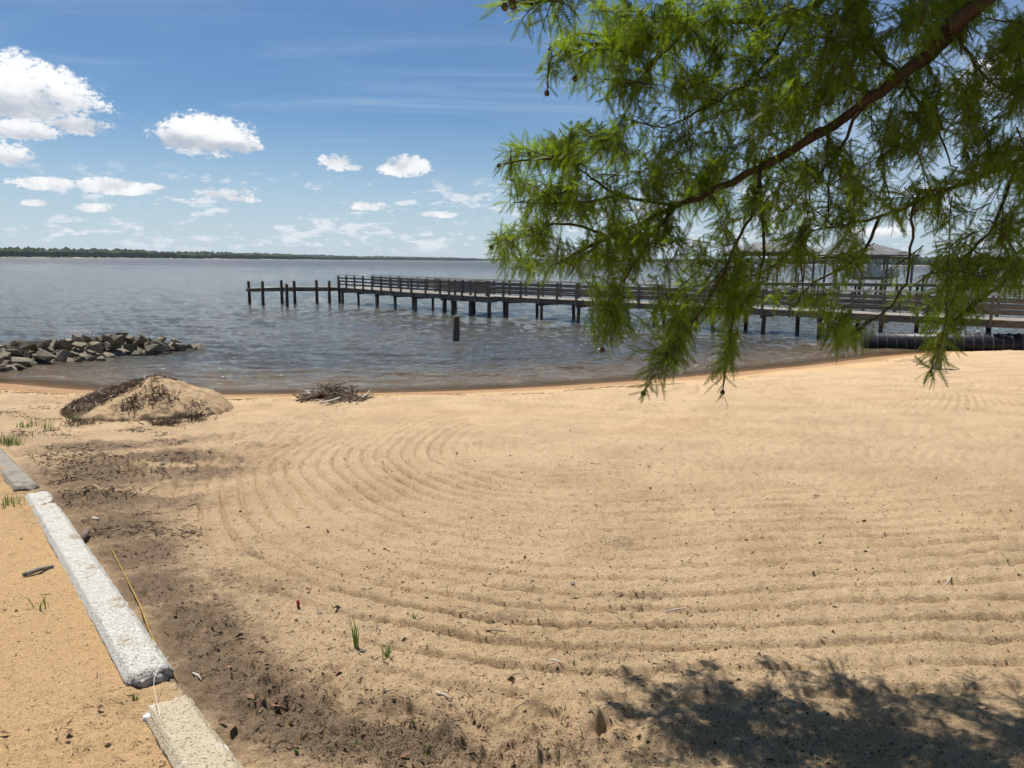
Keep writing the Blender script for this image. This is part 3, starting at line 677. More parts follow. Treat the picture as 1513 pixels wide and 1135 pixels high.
# dark clods on the mound
for k, (px, py, n) in enumerate(((196, 600, 190), (237, 585, 170), (224, 573, 70), (245, 628, 240), (288, 618, 190), (120, 625, 120), (292, 606, 40))):
    d_ = ray(px, py); tt_ = np.linspace(7, 16, 700); pp = np.array([tuple(CAMP+d_*float(q)) for q in tt_]); j = np.argmax(pp[:, 2] < heightm(pp[:, 0], pp[:, 1])); c = pp[j]
    a2 = c[0]+rng.normal(0, .10, n); c2 = c[1]+rng.normal(0, .13, n)
    strands('litter_clump', np.stack([a2, c2, heightm(a2, c2)+rng.uniform(.01, .06, n)], -1), .04, .12, .006, .016, .5, M_LITTER, md, rs_=40+k, kind='stuff')

# ------------------------------------------------------------------ driftwood pile
dc = hit(492, 594); dcx, dcy = dc.x, dc.y+.15
t = empty('driftwood_pile', (dcx, dcy, GZ(dcx, dcy)), 'heap of tangled driftwood sticks at the water edge', 'driftwood'); bpy.context.view_layer.update()
rd = random.Random(5)
for k in range(210):
    a = rd.gauss(0, .36); c = rd.gauss(0, .26); a = max(-.55, min(.55, a)); h = .36*math.exp(-(a/.42)**2-(c/.35)**2)*rd.uniform(.05, 1)
    L = rd.uniform(.15, .55); th = rd.gauss(0, 1.2); el = rd.gauss(.12, .28); r = rd.uniform(.005, .019)
    ctr = V3(dcx+a, dcy+c, 0); ctr.z = GZ(ctr.x, ctr.y)+h+.01
    dv = V3(math.cos(th)*math.cos(el), math.sin(th)*math.cos(el), math.sin(el)*rd.choice((-1, 1)))
    p_, q_ = ctr-dv*L/2, ctr+dv*L/2; mid = ctr+V3(rd.gauss(0, .04), rd.gauss(0, .04), rd.gauss(0, .03))
    for e in (p_, q_): e.z = max(e.z, GZ(e.x, e.y)+.004)
    rel(MB().tube([p_, p_.lerp(mid, .55), mid.lerp(q_, .5), q_], [r, r*.95, r*.8, r*.5], 5).build('stick', M_PALE if rd.random() < .07 else M_STICK, t, True), t)
for (px0, py0, px1, py1, r, mt) in ((520, 592, 512, 561, .014, M_PALE), (521, 590, 525, 575, .012, M_PALE), (500, 590, 483, 560, .006, M_STICK), (445, 582, 490, 583, .017, M_PALE), (482, 597, 498, 591, .02, M_PALE), (448, 582, 456, 590, .016, M_PALE)):
    p_ = atd(px0, py0, dcy-.12); q_ = atd(px1, py1, dcy-.1)
    rel(MB().tube([p_, p_.lerp(q_, .5)+V3(.01, .01, .01), q_], [r, r*.9, r*.6], 6).build('stick', mt, t, True), t)

# ------------------------------------------------------------------ kerbs
def kerb(pa_, pb_, w, h, mt, label, seed):
    A = hit(*pa_, .06); B = hit(*pb_, .06); L = (V3(B.x, B.y)-V3(A.x, A.y)).length
    bm = bmesh.new(); bmesh.ops.create_cube(bm, size=1); bmesh.ops.scale(bm, vec=(L, w, h), verts=bm.verts)
    bmesh.ops.bevel(bm, geom=bm.edges[:], offset=.016, segments=2, affect='EDGES')
    ex = [e for e in bm.edges if abs((e.verts[0].co-e.verts[1].co).x) > L*.5]; bmesh.ops.subdivide_edges(bm, edges=ex, cuts=70)
    ey = [e for e in bm.edges if abs((e.verts[0].co-e.verts[1].co).y) > w*.5 or abs((e.verts[0].co-e.verts[1].co).z) > h*.5]; bmesh.ops.subdivide_edges(bm, edges=ey, cuts=7, use_grid_fill=True)
    bm.normal_update(); rk = random.Random(seed)
    co = np.array([v.co[:] for v in bm.verts]); n1_ = fbm(co[:, 0]*9+seed, co[:, 1]*9+co[:, 2]*7, 3, seed); n2_ = fbm(co[:, 0]*34, co[:, 1]*34+co[:, 2]*30, 3, seed+3)
    for v, a, c in zip(bm.verts, n1_, n2_):
        endf = max(0, 1-(L/2-abs(v.co.x))/.07); v.co += v.normal*(a*.008+c*.006)
        if endf > 0: v.co.x -= math.copysign(1, v.co.x)*endf*max(0, a+c*.7+.12)*.09; v.co.z -= endf*max(0, c+.05)*.05
    me = bpy.data.meshes.new('kerb_stone'); bm.to_mesh(me); bm.free(); me.materials.append(mt); me.polygons.foreach_set('use_smooth', [True]*len(me.polygons))
    o = link('kerb_stone', me, None, label, 'kerb', 'kerb stones edging the beach')
    za = float(G(A.x, A.y)); zb = float(G(B.x, B.y)); d = V3(B.x-A.x, B.y-A.y, zb-za).normalized()
    o.location = ((A.x+B.x)/2, (A.y+B.y)/2, (za+zb)/2+.058-h/2)
    yv = V3(-d.y, d.x).normalized(); zv = d.cross(yv); mm = Matrix((d, yv, zv)).transposed(); o.rotation_euler = mm.to_euler()
    return o
kerb((-75, 598), (40, 719), .19, .22, M_K1, 'grey-brown stretch of concrete kerb at the left edge, farthest of the three', 1)
kerb((54, 726), (225, 997), .175, .22, M_K2, 'whitewashed pitted stretch of concrete kerb in the middle of the row', 2)
kerb((243, 1030), (375, 1230), .17, .20, M_K3, 'tan stretch of concrete kerb nearest the bottom edge, with a dark spot', 3)

# ------------------------------------------------------------------ small things near the kerb
def gpt(px, py, h=0.0):
    p = hit(px, py); return V3(p.x, p.y, GZ(p.x, p.y)+h)
pts_ = [gpt(px, py, .012) for px, py in ((163, 806), (176, 832), (190, 862), (207, 897), (221, 932), (238, 968), (250, 990), (263, 1013))]
MB().tube(pts_, [.0022, .003, .003, .0038, .003, .0034, .0025, .002], 6, .15).build('yellow_cord', M_CORD, None, True, label='thin yellow-brown cord lying along the white kerb', cat='cord')
pts_ = [gpt(px, py, .02) for px, py in ((246, 985), (252, 1002), (238, 1018), (231, 1040), (230, 1056))]+[gpt(px, py, .095) for px, py in ((233, 1068),)]+[gpt(px, py, .03) for px, py in ((240, 1088), (255, 1112), (270, 1140))]
for q_ in pts_[1:5]: q_.z += .07
MB().tube(pts_, .0009, 5).build('fishing_line', M_LINE, None, True, label='loose pale line draped over the gap between kerbs', cat='line')
p_ = gpt(222, 1070); bm = bmesh.new(); bmesh.ops.create_icosphere(bm, subdivisions=3, radius=.026)
for v in bm.verts: v.co = Vector((v.co.x*1.05, v.co.y*.8, v.co.z*.55))*(1+.55*float(fbm(np.array([v.co.x*60+3]), np.array([v.co.y*60+v.co.z*45]), 3, 5)[0]))
me = bpy.data.meshes.new('paper_scrap'); bm.to_mesh(me); bm.free(); me.materials.append(M_WHITE); o = link('paper_scrap', me, None, 'crumpled white scrap of litter beside the tan kerb', 'litter'); o.location = p_+V3(0, 0, .01)
a, c = gpt(35, 857, .014), gpt(79, 843, .014); mid = a.lerp(c, .5)
MB().tube([a, a.lerp(c, .2)+V3(.004, .006, .003), mid+V3(0, .005, .004), a.lerp(c, .8), c], [.012, .0145, .013, .012, .009], 8, .18).build('grey_stick', M_POST, None, True, label='short grey stick on the orange sand left of the white kerb', cat='stick')
a, c = gpt(120, 800, .02), gpt(131, 788, .05); MB().tube([a, a.lerp(c, .5)+V3(.005, 0, .01), c], [.02, .022, .014], 7, .2).build('bark_chunk', M_STICK, None, True, label='dark chunk of bark against the right side of the white kerb', cat='bark')
a = gpt(142, 770, .012); MB().tube([a+V3(-.03, .015, 0), a, a+V3(.03, -.02, 0)], .010, 7, .1).build('pale_stick', M_PALE, None, True, label='short bleached stick in the dark soil by the white kerb', cat='stick')
a = gpt(441, 893, -.01); MB().tube([a, a+V3(-.002, 0, .045)], [.007, .009], 7, .1).build('red_stub', simple('red_plastic', (.25, .03, .03), (.3, .05, .04), 30, .5), None, True, label='small dark red stub poking out of the sand', cat='stub')
bm = bmesh.new(); bmesh.ops.create_icosphere(bm, subdivisions=2, radius=1); peb = bpy.data.meshes.new('pebble')
for v in bm.verts: v.co *= 1+random.uniform(-.06, .06)
bm.to_mesh(peb); bm.free(); peb.materials.append(M_PEB); peb.polygons.foreach_set('use_smooth', [True]*len(peb.polygons))
for px, py, sx, lab in ((472, 904, .018, 'oval grey pebble beside the red stub'), (537, 961, .014, 'dark pebble below the tallest grass tuft'), (846, 862, .02, 'dark clod-like pebble right of centre on the raked sand'), (240, 690, .03, 'dark stone in the rough soil near the mound')):
    o = link('pebble', peb, None, lab, 'pebble', 'pebbles on the sand'); o.location = gpt(px, py, .006); o.scale = (sx, sx*.7, sx*.5); o.rotation_euler = (0, 0, random.uniform(0, 3))
for px0, py0, px1, py1, lab in ((982, 905, 1015, 897, 'pale twig on the raked sand below the dark hollow'), (718, 930, 748, 936, 'thin twig on the sand near the small hollow'), (285, 990, 297, 1000, 'straw-coloured twig on the dark soil by the cord'), (1396, 870, 1406, 855, 'thin upright straw at the right above the shadow'), (645, 1024, 668, 1032, 'pale twig in the rough sand at bottom centre'), (812, 973, 828, 980, 'short pale twig on the lower sand right of centre')):
    a, c = gpt(px0, py0, .006), gpt(px1, py1, .008); MB().tube([a, a.lerp(c, .5)+V3(.003, .003, .004), c], [.0035, .004, .0025], 5).build('twig', M_PALE if 'pale' in lab or 'straw' in lab else M_STICK, None, True, label=lab, cat='twig', group='twigs on the sand')
# dead leaves
def leafmesh(seed):
    r_ = random.Random(seed); mb = MB(); n = 7
    for k in range(n):
        u = k/(n-1); w = math.sin(math.pi*(u*.94+.03))*.3; cz = .25*(u-.5)**2*r_.uniform(.7, 1.6)
        for s_v in (-1, 0, 1): mb.v.append(V3(u-.5, s_v*w, cz+abs(s_v)*w*r_.uniform(.2, .9)))
    for k in range(n-1):
        for j in range(2): a = k*3+j; mb.f.append((a, a+1, a+4, a+3))
    return mb.mesh('dead_leaf', M_LEAFD, True)
lms = [leafmesh(k) for k in range(5)]
for px, py, L in ((354, 942, .06), (390, 942, .06), (371, 1040, .055), (408, 1048, .06), (500, 1000, .075), (410, 1046, .04), (1063-640, 985, .05), (600, 1117, .06), (755, 1005, .06), (318, 880, .07), (283, 868, .06), (222, 878, .06), (104, 1092, .05), (150, 1055, .045), (330, 1075, .05), (345, 1085, .06), (432, 1070, .045), (340, 990, .04), (455, 870, .05), (700, 1060, .04), (498, 996, .06), (395, 985, .05), (300, 925, .05), (260, 905, .05), (362, 905, .05), (8, 1095, .05)):
    o = link('dead_leaf', random.choice(lms), None, {500: 'curled brown leaf on the sand just below the tallest grass tuft', 498: 'brown leaf beside the curled leaf below the grass tufts', 600: 'dry leaf at the bottom edge on the damp brown patch', 755: 'brown leaf on the rough sand right of bottom centre', 700: 'small leaf in the rough sand at bottom centre', 8: 'dry leaf in the bottom left corner on the orange sand', 104: 'dry leaf on the orange sand near the bottom left corner', 150: 'dry leaf on the orange sand left of the tan kerb'}.get(px, 'small dry brown leaf on the dark soil right of the kerbs'), 'leaf', 'dead leaves on the soil'); o.location = gpt(px, py, .012); o.scale = (L*.75, L*.75, L*.75); o.rotation_euler = (random.gauss(0, .4), random.gauss(0, .4), random.uniform(0, 6.3))
# grass tufts
def tuft(px, py, n, hmin, hmax, spread, lab, lean=.35):
    c = gpt(px, py, -.005); mb = MB()
    for k in range(n):
        a = random.uniform(0, 6.28); r = random.uniform(0, spread); p_ = V3(c.x+math.cos(a)*r, c.y+math.sin(a)*r); p_.z = GZ(p_.x, p_.y)-.004 if spread > .08 else c.z
        if px < 300 and py < 640: p_.z += .02
        h = random.uniform(hmin, hmax); la = random.uniform(0, 6.28); ld = V3(math.cos(la), math.sin(la))*h*random.uniform(.05, lean); w = random.uniform(.0022, .004); sd = V3(-math.sin(la), math.cos(la))*w
        q_ = p_+ld*.4+V3(0, 0, h*.6); e = p_+ld*1.3+V3(0, 0, h); b0 = len(mb.v)
        mb.v += [p_-sd, p_+sd, q_+sd*.8, q_-sd*.8, e]; mb.f += [(b0, b0+1, b0+2, b0+3), (b0+3, b0+2, b0+4)]
    mb.build('grass_tuft', M_GRASS, None, label=lab, cat='grass', group='grass tufts on the beach')
tuft(526, 955, 14, .06, .17, .012, 'tallest thin grass tuft on the lower sand', .3)
tuft(570, 972, 20, .03, .08, .025, 'low spreading grass tuft right of the tallest one', .9)
tuft(611, 917, 10, .02, .05, .02, 'tiny green sprout above the two grass tufts', .9)
tuft(12, 655, 120, .06, .16, .16, 'green weeds behind the grey kerb at the left edge', .8)
tuft(45, 634, 70, .06, .15, .2, 'thin grass on the sand left of the mound', .7)
tuft(72, 637, 40, .06, .12, .12, 'small grass tuft between the weeds and the mound', .7)
tuft(110, 628, 50, .05, .12, .14, 'dark grass at the left foot of the mound', .8)
tuft(275, 614, 110, .06, .13, .12, 'bright green grass clump at the right foot of the mound', .9)
tuft(12, 752, 36, .05, .12, .12, 'sparse dry grass beside the joint of grey and white kerb', .8)
tuft(60, 905, 8, .04, .09, .04, 'wispy stems on the orange sand below the grey stick', .9)
tuft(198, 1040, 12, .015, .03, .02, 'little weed beside the gap between the kerbs', .9)
for px, py in ((470, 1050), (527, 1102), (548, 1112), (628, 1112), (610, 1068), (633, 1106), (708, 1065), (440, 1118), (488, 1115), (815, 985), (850, 975), (1490, 832)):
    tuft(px, py, 6, .01, .028, .012, 'tiny green seedling in the sandy soil', 1.0)

# ------------------------------------------------------------------ specks and strands on the sand
n = 78000; a = rng.uniform(R(-39), R(39), n); v = rng.uniform(.075, 1.1, n)**1.0; r = 1.56/np.maximum(v, .09)*rng.uniform(.9, 1.1, n); x = r*np.sin(a); y = r*np.cos(a)
dzz, so2, de2, s2, sd2 = ground_detail(x, y); pk = .24+.7*np.clip(so2, 0, 1)+.9*np.clip(de2, 0, .6)+.5*fbm(x*1.2, y*1.2, 3, 401)
pk = pk*np.where(sd2 > -.0, .35, 1)*np.where(y < 5, 1.25, 1.0)*(np.abs(sd2+.08) > .11)
keep = (s2 > 1.7) & (rng.uniform(0, 1, n) < pk) & (np.abs(sd2) > .10); x, y = x[keep], y[keep]; n = len(x); z = G(x, y)+dzz[keep]
sz = rng.uniform(.0022, .0075, n)*(1+(rng.uniform(0, 1, n) > .96)*1.3)*np.clip((np.hypot(x, y)/6)**.5, .8, 1.5)
base = np.array([[1, 0, -.3], [-.5, .8, -.3], [-.6, -.8, -.3], [0.1, 0, .75], [.3, .5, .4]]); tf = np.array([[0, 4, 3], [0, 1, 4], [1, 3, 4], [1, 2, 3], [2, 0, 3], [0, 2, 1]])
rot = rng.uniform(0, 6.28, n); c_, s_ = np.cos(rot), np.sin(rot); st = rng.uniform(.6, 2.2, n)
B = base[None]*rng.uniform(.6, 1.3, (n, 5, 1)); B = B*np.stack([st, np.ones(n), np.ones(n)*.9], -1)[:, None]
Bx = B[..., 0]*c_[:, None]-B[..., 1]*s_[:, None]; By = B[..., 0]*s_[:, None]+B[..., 1]*c_[:, None]
Vv = np.stack([Bx, By, B[..., 2]], -1)*sz[:, None, None]+np.stack([x, y, z], -1)[:, None]
link('sand_specks', make_mesh('sand_specks', Vv.reshape(-1, 3), (tf[None]+np.arange(n)[:, None, None]*5).reshape(-1, 3), M_SPECK, False), label='dark bits of plant debris scattered over the raked sand', cat='debris', kind='stuff')
n = 30000; a = rng.uniform(R(-39), R(10), n); v = rng.uniform(.085, 1.05, n); r = 1.56/v; x = r*np.sin(a); y = r*np.cos(a)
dzz, so2, de2, s2, sd2 = ground_detail(x, y); left = sst(-x, 1.5, 3.)*sst(y, 4.5, 6)
pk = .05+.30*np.clip(so2, 0, 1)+left*np.clip(.12+fbm(x*1.7, y*3, 4, 81)*1.5, 0, 1); pk = pk*np.where(sd2 > 0, .15, 1); keep = (s2 > 1.6) & (rng.uniform(0, 1, n) < pk) & (np.abs(sd2) > .11) & (mound_h(x, y) < .01); x, y = x[keep], y[keep]
strands('dry_stalks', np.stack([x, y, G(x, y)+dzz[keep]+.004], -1), .02, .08, .002, .005, .2, M_LITTER, None, rs_=77, label='dark dry stalks littering the soil by the kerb and mound', cat='debris', kind='stuff')
x = rng.uniform(-13, 16, 5200); s_t = rng.normal(2.1, .35, 5200)+fbm(x*.7, x*0, 3, 88)*1.5; y = np.interp(x, gx, gy)-s_t*np.sqrt(1+np.interp(x, gx, gsl)**2)
kp = vn(x*1.3, y*1.3, 99) > np.where(x < -1, .38, .70); x, y = x[kp], y[kp]
strands('wrack_line', np.stack([x, y, GZv(x, y)+.006], -1), .03, .12, .003, .009, .2, M_LITTER, None, rs_=78, label='thin line of dark wrack along the top of the wet sand', cat='wrack', kind='stuff')

n = 60000; a = rng.uniform(R(-39), R(12), n); v = rng.uniform(.14, 1.05, n); r = 1.56/v; x = r*np.sin(a); y = r*np.cos(a)
dzz, so2, de2, s2, sd2 = ground_detail(x, y); keep = (rng.uniform(0, 1, n) < np.clip(so2-.18, 0, 1)*(.15+1.3*np.clip(fbm(x*2.5, y*2.5, 3, 402)+.15, 0, 1))) & (sd2 < -.12) & (mound_h(x, y) < .01); x, y = x[keep], y[keep]; n = len(x)
sz = rng.uniform(.004, .012, n)*np.clip((np.hypot(x, y)/4)**.8, .7, 2.2)*(1+(rng.uniform(0, 1, n) > .9)*.9); rot = rng.uniform(0, 6.28, n); c_, s_ = np.cos(rot), np.sin(rot)
B = base[None]*rng.uniform(.6, 1.3, (n, 5, 1)); Bx = B[..., 0]*c_[:, None]-B[..., 1]*s_[:, None]; By = B[..., 0]*s_[:, None]+B[..., 1]*c_[:, None]
Vv = np.stack([Bx, By, B[..., 2]*.6], -1)*sz[:, None, None]+np.stack([x, y, G(x, y)+dzz[keep]], -1)[:, None]
link('soil_clods', make_mesh('soil_clods', Vv.reshape(-1, 3), (tf[None]+np.arange(n)[:, None, None]*5).reshape(-1, 3), M_CLOD, False), label='crumbly brown clods over the dark soil beside the kerb', cat='soil', kind='stuff')
n = 30000; x = rng.uniform(-9, -1.2, n); y = rng.uniform(4.6, 13.5, n); dzz, so2, de2, s2, sd2 = ground_detail(x, y)
keep = (sd2 < -.12) & (s2 > 1.8) & (x < -.44*y) & (mound_h(x, y) < .01) & (fbm(x*1.7, y*2.6, 4, 81)+.25*np.clip(so2, 0, 1)+rng.normal(0, .05, n) > .155); x, y = x[keep], y[keep]
strands('beach_litter', np.stack([x, y, G(x, y)+dzz[keep]+.008], -1), .03, .11, .004, .010, .3, M_LITTER, None, rs_=79, label='dark tangled plant litter over the rough sand around the mound', cat='litter', kind='stuff')

# ------------------------------------------------------------------ cypress tree
T0 = V3(3.7, 1.9); tz0 = float(G(T0.x, T0.y))
tree = empty('bald_cypress', (T0.x, T0.y, tz0), 'bald cypress with feathery green foliage hanging into the upper right', 'tree'); bpy.context.view_layer.update()
mb = MB(); mb.tube([V3(T0.x+math.sin(k*.5)*.05, T0.y+math.cos(k*.4)*.05, tz0-.3+11*k/12) for k in range(13)], [.42, .34, .30, .27, .25, .23, .21, .18, .15, .12, .09, .06, .03], 16, .04)
rel(mb.build('trunk', M_BARK, tree, True), tree)
nodes = []     # skeleton (pos, radius)
def limb(points, ra, rb, name='limb', sub=6):
    P_ = [Vector(p) for p in points]; out = []
    for i in range(len(P_)-1):
        p0_, p1_, p2_, p3_ = P_[max(i-1, 0)], P_[i], P_[i+1], P_[min(i+2, len(P_)-1)]
        for k in range(sub):
            u = k/sub; out.append(.5*((2*p1_)+(p2_-p0_)*u+(2*p0_-5*p1_+4*p2_-p3_)*u*u+(3*p1_-p0_-3*p2_+p3_)*u**3))
    out.append(P_[-1]); n = len(out); rad = [ra+(rb-ra)*(i/(n-1)) for i in range(n)]
    out = [o_+Vector([random.gauss(0, .004) for _ in range(3)]) for o_ in out]
    for o_, r in zip(out, rad): nodes.append((o_, r))
    rel(MB().tube(out, rad, 8 if ra > .01 else 6, .06).build(name, M_BARK if ra > .01 else M_TWIG, tree, True), tree)
def AP(l): return [atd(*q) for q in l]
main = [V3(T0.x, T0.y, 6.0), V3(3.0, 2.3, 5.2)]+AP([(1475, -20, 2.75), (1410, 45, 2.85), (1330, 112, 2.95), (1230, 185, 3.05), (1100, 258, 3.2), (1000, 305, 3.3), (900, 350, 3.4), (810, 395, 3.5)])
limb(main, .038, .005)
limb([V3(T0.x, T0.y, 7.2), V3(2.9, 2.6, 6.0)]+AP([(1500, -190, 2.9), (1300, -60, 3.0), (1180, 18, 3.1), (1022, 36, 3.2), (937, 66, 3.25), (860, 66, 3.3), (812, 85, 3.3)]), .022, .003)
limb([V3(T0.x, T0.y, 5.2), V3(3.1, 2.5, 4.6)]+AP([(1600, 180, 3.0), (1500, 240, 3.0), (1400, 280, 3.05), (1300, 320, 3.1), (1200, 340, 3.1)]), .02, .003)
limb([V3(T0.x, T0.y, 4.6), V3(3.0, 2.6, 3.9)]+AP([(1560, 370, 3.0), (1480, 419, 3.0), (1438, 453, 3.0), (1403, 482, 3.0), (1383, 520, 3.0), (1374, 556, 3.0)]), .012, .003)
limb([V3(T0.x, T0.y, 8.2), V3(2.7, 2.3, 7.0)]+AP([(1500, -420, 2.6), (1250, -250, 2.5), (1000, -110, 2.3), (860, -25, 2.1), (800, 4, 2.05), (735, -4, 2.0)]), .018, .002)
limb([V3(T0.x, T0.y, 6.6), V3(2.8, 2.8, 6.2)]+AP([(1550, -350, 3.2), (1300, -220, 3.4), (1100, -120, 3.5), (960, -50, 3.6)]), .04, .004)
for l in ([(1190, 205, 3.08), (1217, 191, 3.06), (1225, 254, 3.05), (1222, 330, 3.0)], [(1330, 112, 2.95), (1264, 57, 2.95), (1204, 115, 2.95), (1120, 180, 3.0)], [(1270, 160, 3.0), (1245, 215, 2.95), (1205, 265, 2.95), (1130, 340, 2.95)],
          [(1180, 18, 3.1), (1122, 104, 3.1), (1060, 150, 3.1), (980, 185, 3.15), (915, 170, 3.2)], [(1400, 280, 3.05), (1354, 290, 3.0), (1348, 350, 3.0), (1330, 433, 3.0), (1252, 496, 3.0), (1238, 506, 3.0)],
          [(1000, 305, 3.3), (920, 290, 3.3), (872, 262, 3.35), (834, 224, 3.35), (850, 188, 3.35)], [(834, 224, 3.35), (790, 236, 3.35), (735, 243, 3.35)], [(900, 350, 3.4), (830, 330, 3.4), (770, 345, 3.4), (727, 362, 3.4)], [(920, 290, 3.3), (850, 300, 3.35), (760, 300, 3.35)],
          [(1130, 240, 3.15), (1110, 310, 3.1), (1089, 359, 3.05), (1055, 432, 3.0), (1010, 494, 3.0), (985, 530, 3.0), (952, 578, 3.0)], [(1120, 250, 3.15), (1130, 350, 3.1), (1118, 420, 3.1), (1085, 470, 3.1), (1068, 578, 3.1)],
          [(1000, 305, 3.3), (950, 370, 3.2), (910, 440, 3.2), (890, 505, 3.2)], [(900, 350, 3.4), (860, 380, 3.4), (840, 410, 3.4)], [(1300, 320, 3.1), (1270, 380, 3.1), (1200, 420, 3.1), (1170, 455, 3.1)], [(1022, 36, 3.2), (960, 100, 3.2), (915, 140, 3.25), (880, 150, 3.25)],
          [(812, 85, 3.3), (808, 135, 3.3)], [(1410, 45, 2.85), (1450, 110, 2.8), (1513, 150, 2.8)], [(1330, 112, 2.95), (1380, 190, 2.9), (1410, 250, 2.9)], [(1500, 240, 3.0), (1470, 330, 2.9), (1410, 400, 2.9), (1398, 470, 2.9)], [(1200, 340, 3.1), (1130, 400, 3.1), (1060, 420, 3.15)]):
    limb(AP(l), .0075, .0022, 'branch', 5)
poly = [(1600,-700),(1250,-520),(960,-330),(850,-170),(840,-60),(860,15),(822,55),(806,90),(806,136),(850,124),(900,140),(925,165),(905,195),(850,195),(800,210),(735,228),(728,245),(760,262),(738,300),(742,330),(724,365),(745,408),(790,412),(805,398),(868,400),(872,432),(890,448),(872,500),(905,520),(945,485),(985,495),(948,578),(990,560),(1012,530),(1035,480),(1062,490),(1045,560),(1080,588),(1100,500),(1085,475),(1150,455),(1200,460),(1235,510),(1255,512),(1290,478),(1340,465),(1385,490),(1368,556),(1388,550),(1425,468),(1513,430),(1650,420),(1900,250),(1900,-400)]
POLY0 = poly
holes = [(1335,366,62,20),(1130,366,26,14),(1243,195,34,30),(1330,262,24,34),(1290,335,32,32),(1395,235,30,26),(1180,225,26,16),(1180,420,40,14),(885,420,8,20),(950,440,18,20),(1170,310,18,26),(1440,330,30,30),(1260,445,60,16),(1350,420,18,40),(1450,390,30,14),(1080,300,12,20),(930,185,25,14),(1480,200,25,20),(1300,460,25,14)]
def inpoly(x, y):
    c = False; j = len(poly)-1
    for i in range(len(poly)):
        xi, yi = poly[i]; xj, yj = poly[j]
        if (yi > y) != (yj > y) and x < (xj-xi)*(y-yi)/(yj-yi)+xi: c = not c
        j = i
    return c
rt = random.Random(21); seeds = []
def addseeds(n, x0, x1, y0, y1, dmin=2.65, dmax=3.65, hole=True):
    k = 0; tries = 0
    while k < n and tries < n*40:
        tries += 1; px = rt.uniform(x0, x1); py = rt.uniform(y0, y1)
        if not inpoly(px, py): continue
        if hole and any(((px-a)/c)**2+((py-b_)/d_)**2 < 1 for a, b_, c, d_ in holes): continue
        if py > 330 and px > 1130 and rt.random() < .22: continue
        dd_ = rt.uniform(dmin, dmax)+(.12 if px < 900 else 0); ly = np.interp(px, [1000, 1100, 1230, 1330, 1410, 1475], [305, 258, 185, 112, 45, -20])
        if 1000 < px < 1480 and abs(py-ly-6) < 26: dd_ = rt.uniform(3.35, 3.75)
        seeds.append(atd(px, py, dd_)); k += 1
addseeds(610, 720, 1130, 0, 590, 2.85, 3.65)
addseeds(560, 1130, 1560, 0, 560, 2.5, 3.6)
addseeds(270, 850, 1800, -420, 0, 2.5, 3.7, False)
poly = [(860,-1400),(940,-380),(2100,-380),(2100,-1400)]
NB_SEED = len(seeds); addseeds(1300, 860, 2100, -1300, -380, 3.0, 4.6, False); UPPER = set(tuple(p) for p in seeds[NB_SEED:])  # unseen upper twigs, added towards the sun to darken the right-hand foliage
poly = POLY0
CR = []  # crown out of view, added to block sky light above the tree shadow
while len(CR) < 1000:
    p_ = V3(rt.uniform(.2, 6.5), rt.uniform(-2.5, 4.4), rt.uniform(5.0, 10.0))
    if math.hypot(p_.x-T0.x, p_.y-T0.y) < 4.2*(1-(p_.z-5)/6.5)+.3 and (p_.y-.55*(p_.z-1.3)) < 1.9: CR.append(p_)
for hz, aa in ((5.6, 2.6), (6.2, -1.2), (6.8, 1.2), (7.2, 3.6), (7.8, .2), (5.9, 4.4), (6.4, 3.1)):
    limb([V3(T0.x, T0.y, hz), V3(T0.x+math.cos(aa)*1.2, T0.y+math.sin(aa)*1.2, hz+.5), V3(T0.x+math.cos(aa)*2.8, T0.y+math.sin(aa)*2.8, hz+.4)], .04, .008)
seeds += CR; UPPER |= set(tuple(p) for p in CR)
addseeds(70, 1560, 1900, 0, 420, 2.4, 3.4, False)
for px, py, d in ((740,240,3.35),(745,225,3.35),(775,225,3.35),(850,190,3.35),(808,130,3.3),(815,110,3.3),(727,365,3.4),(735,350,3.4),(740,395,3.4),(760,300,3.35),(952,578,3.),(960,550,3.),(975,565,3.),(1000,540,3.),(940,520,3.),(1068,585,3.1),(1055,545,3.1),(1075,540,3.1),(890,515,3.2),(880,490,3.2),(905,505,3.2),(1374,556,3.),(1385,530,3.),(1240,508,3.),(1255,500,3.),(1420,470,2.95),(735,10,2.),(770,30,2.02),(800,45,2.05),(825,40,2.06),(850,40,2.08),(785,20,2.03)): seeds.append(atd(px, py, d))
twigs = []; frp = []
nodes_p = [n_[0] for n_ in nodes]; nodes_a = np.array([tuple(p) for p in nodes_p])
main_end = np.array(tuple(T0))
def nearest(p):
    d = nodes_a-np.array(tuple(p)); q_ = np.linalg.norm(d, axis=1)+.25*np.maximum(0, -(d[:, 0]))+.35*np.maximum(0, -d[:, 2]); q_ = q_+np.where(np.linalg.norm(d, axis=1) < .10, .3, 0)
    return int(np.argmin(q_))
order = sorted(seeds, key=lambda p: float(np.min(np.linalg.norm(nodes_a-np.array(tuple(p)), axis=1))))
tw = MB()
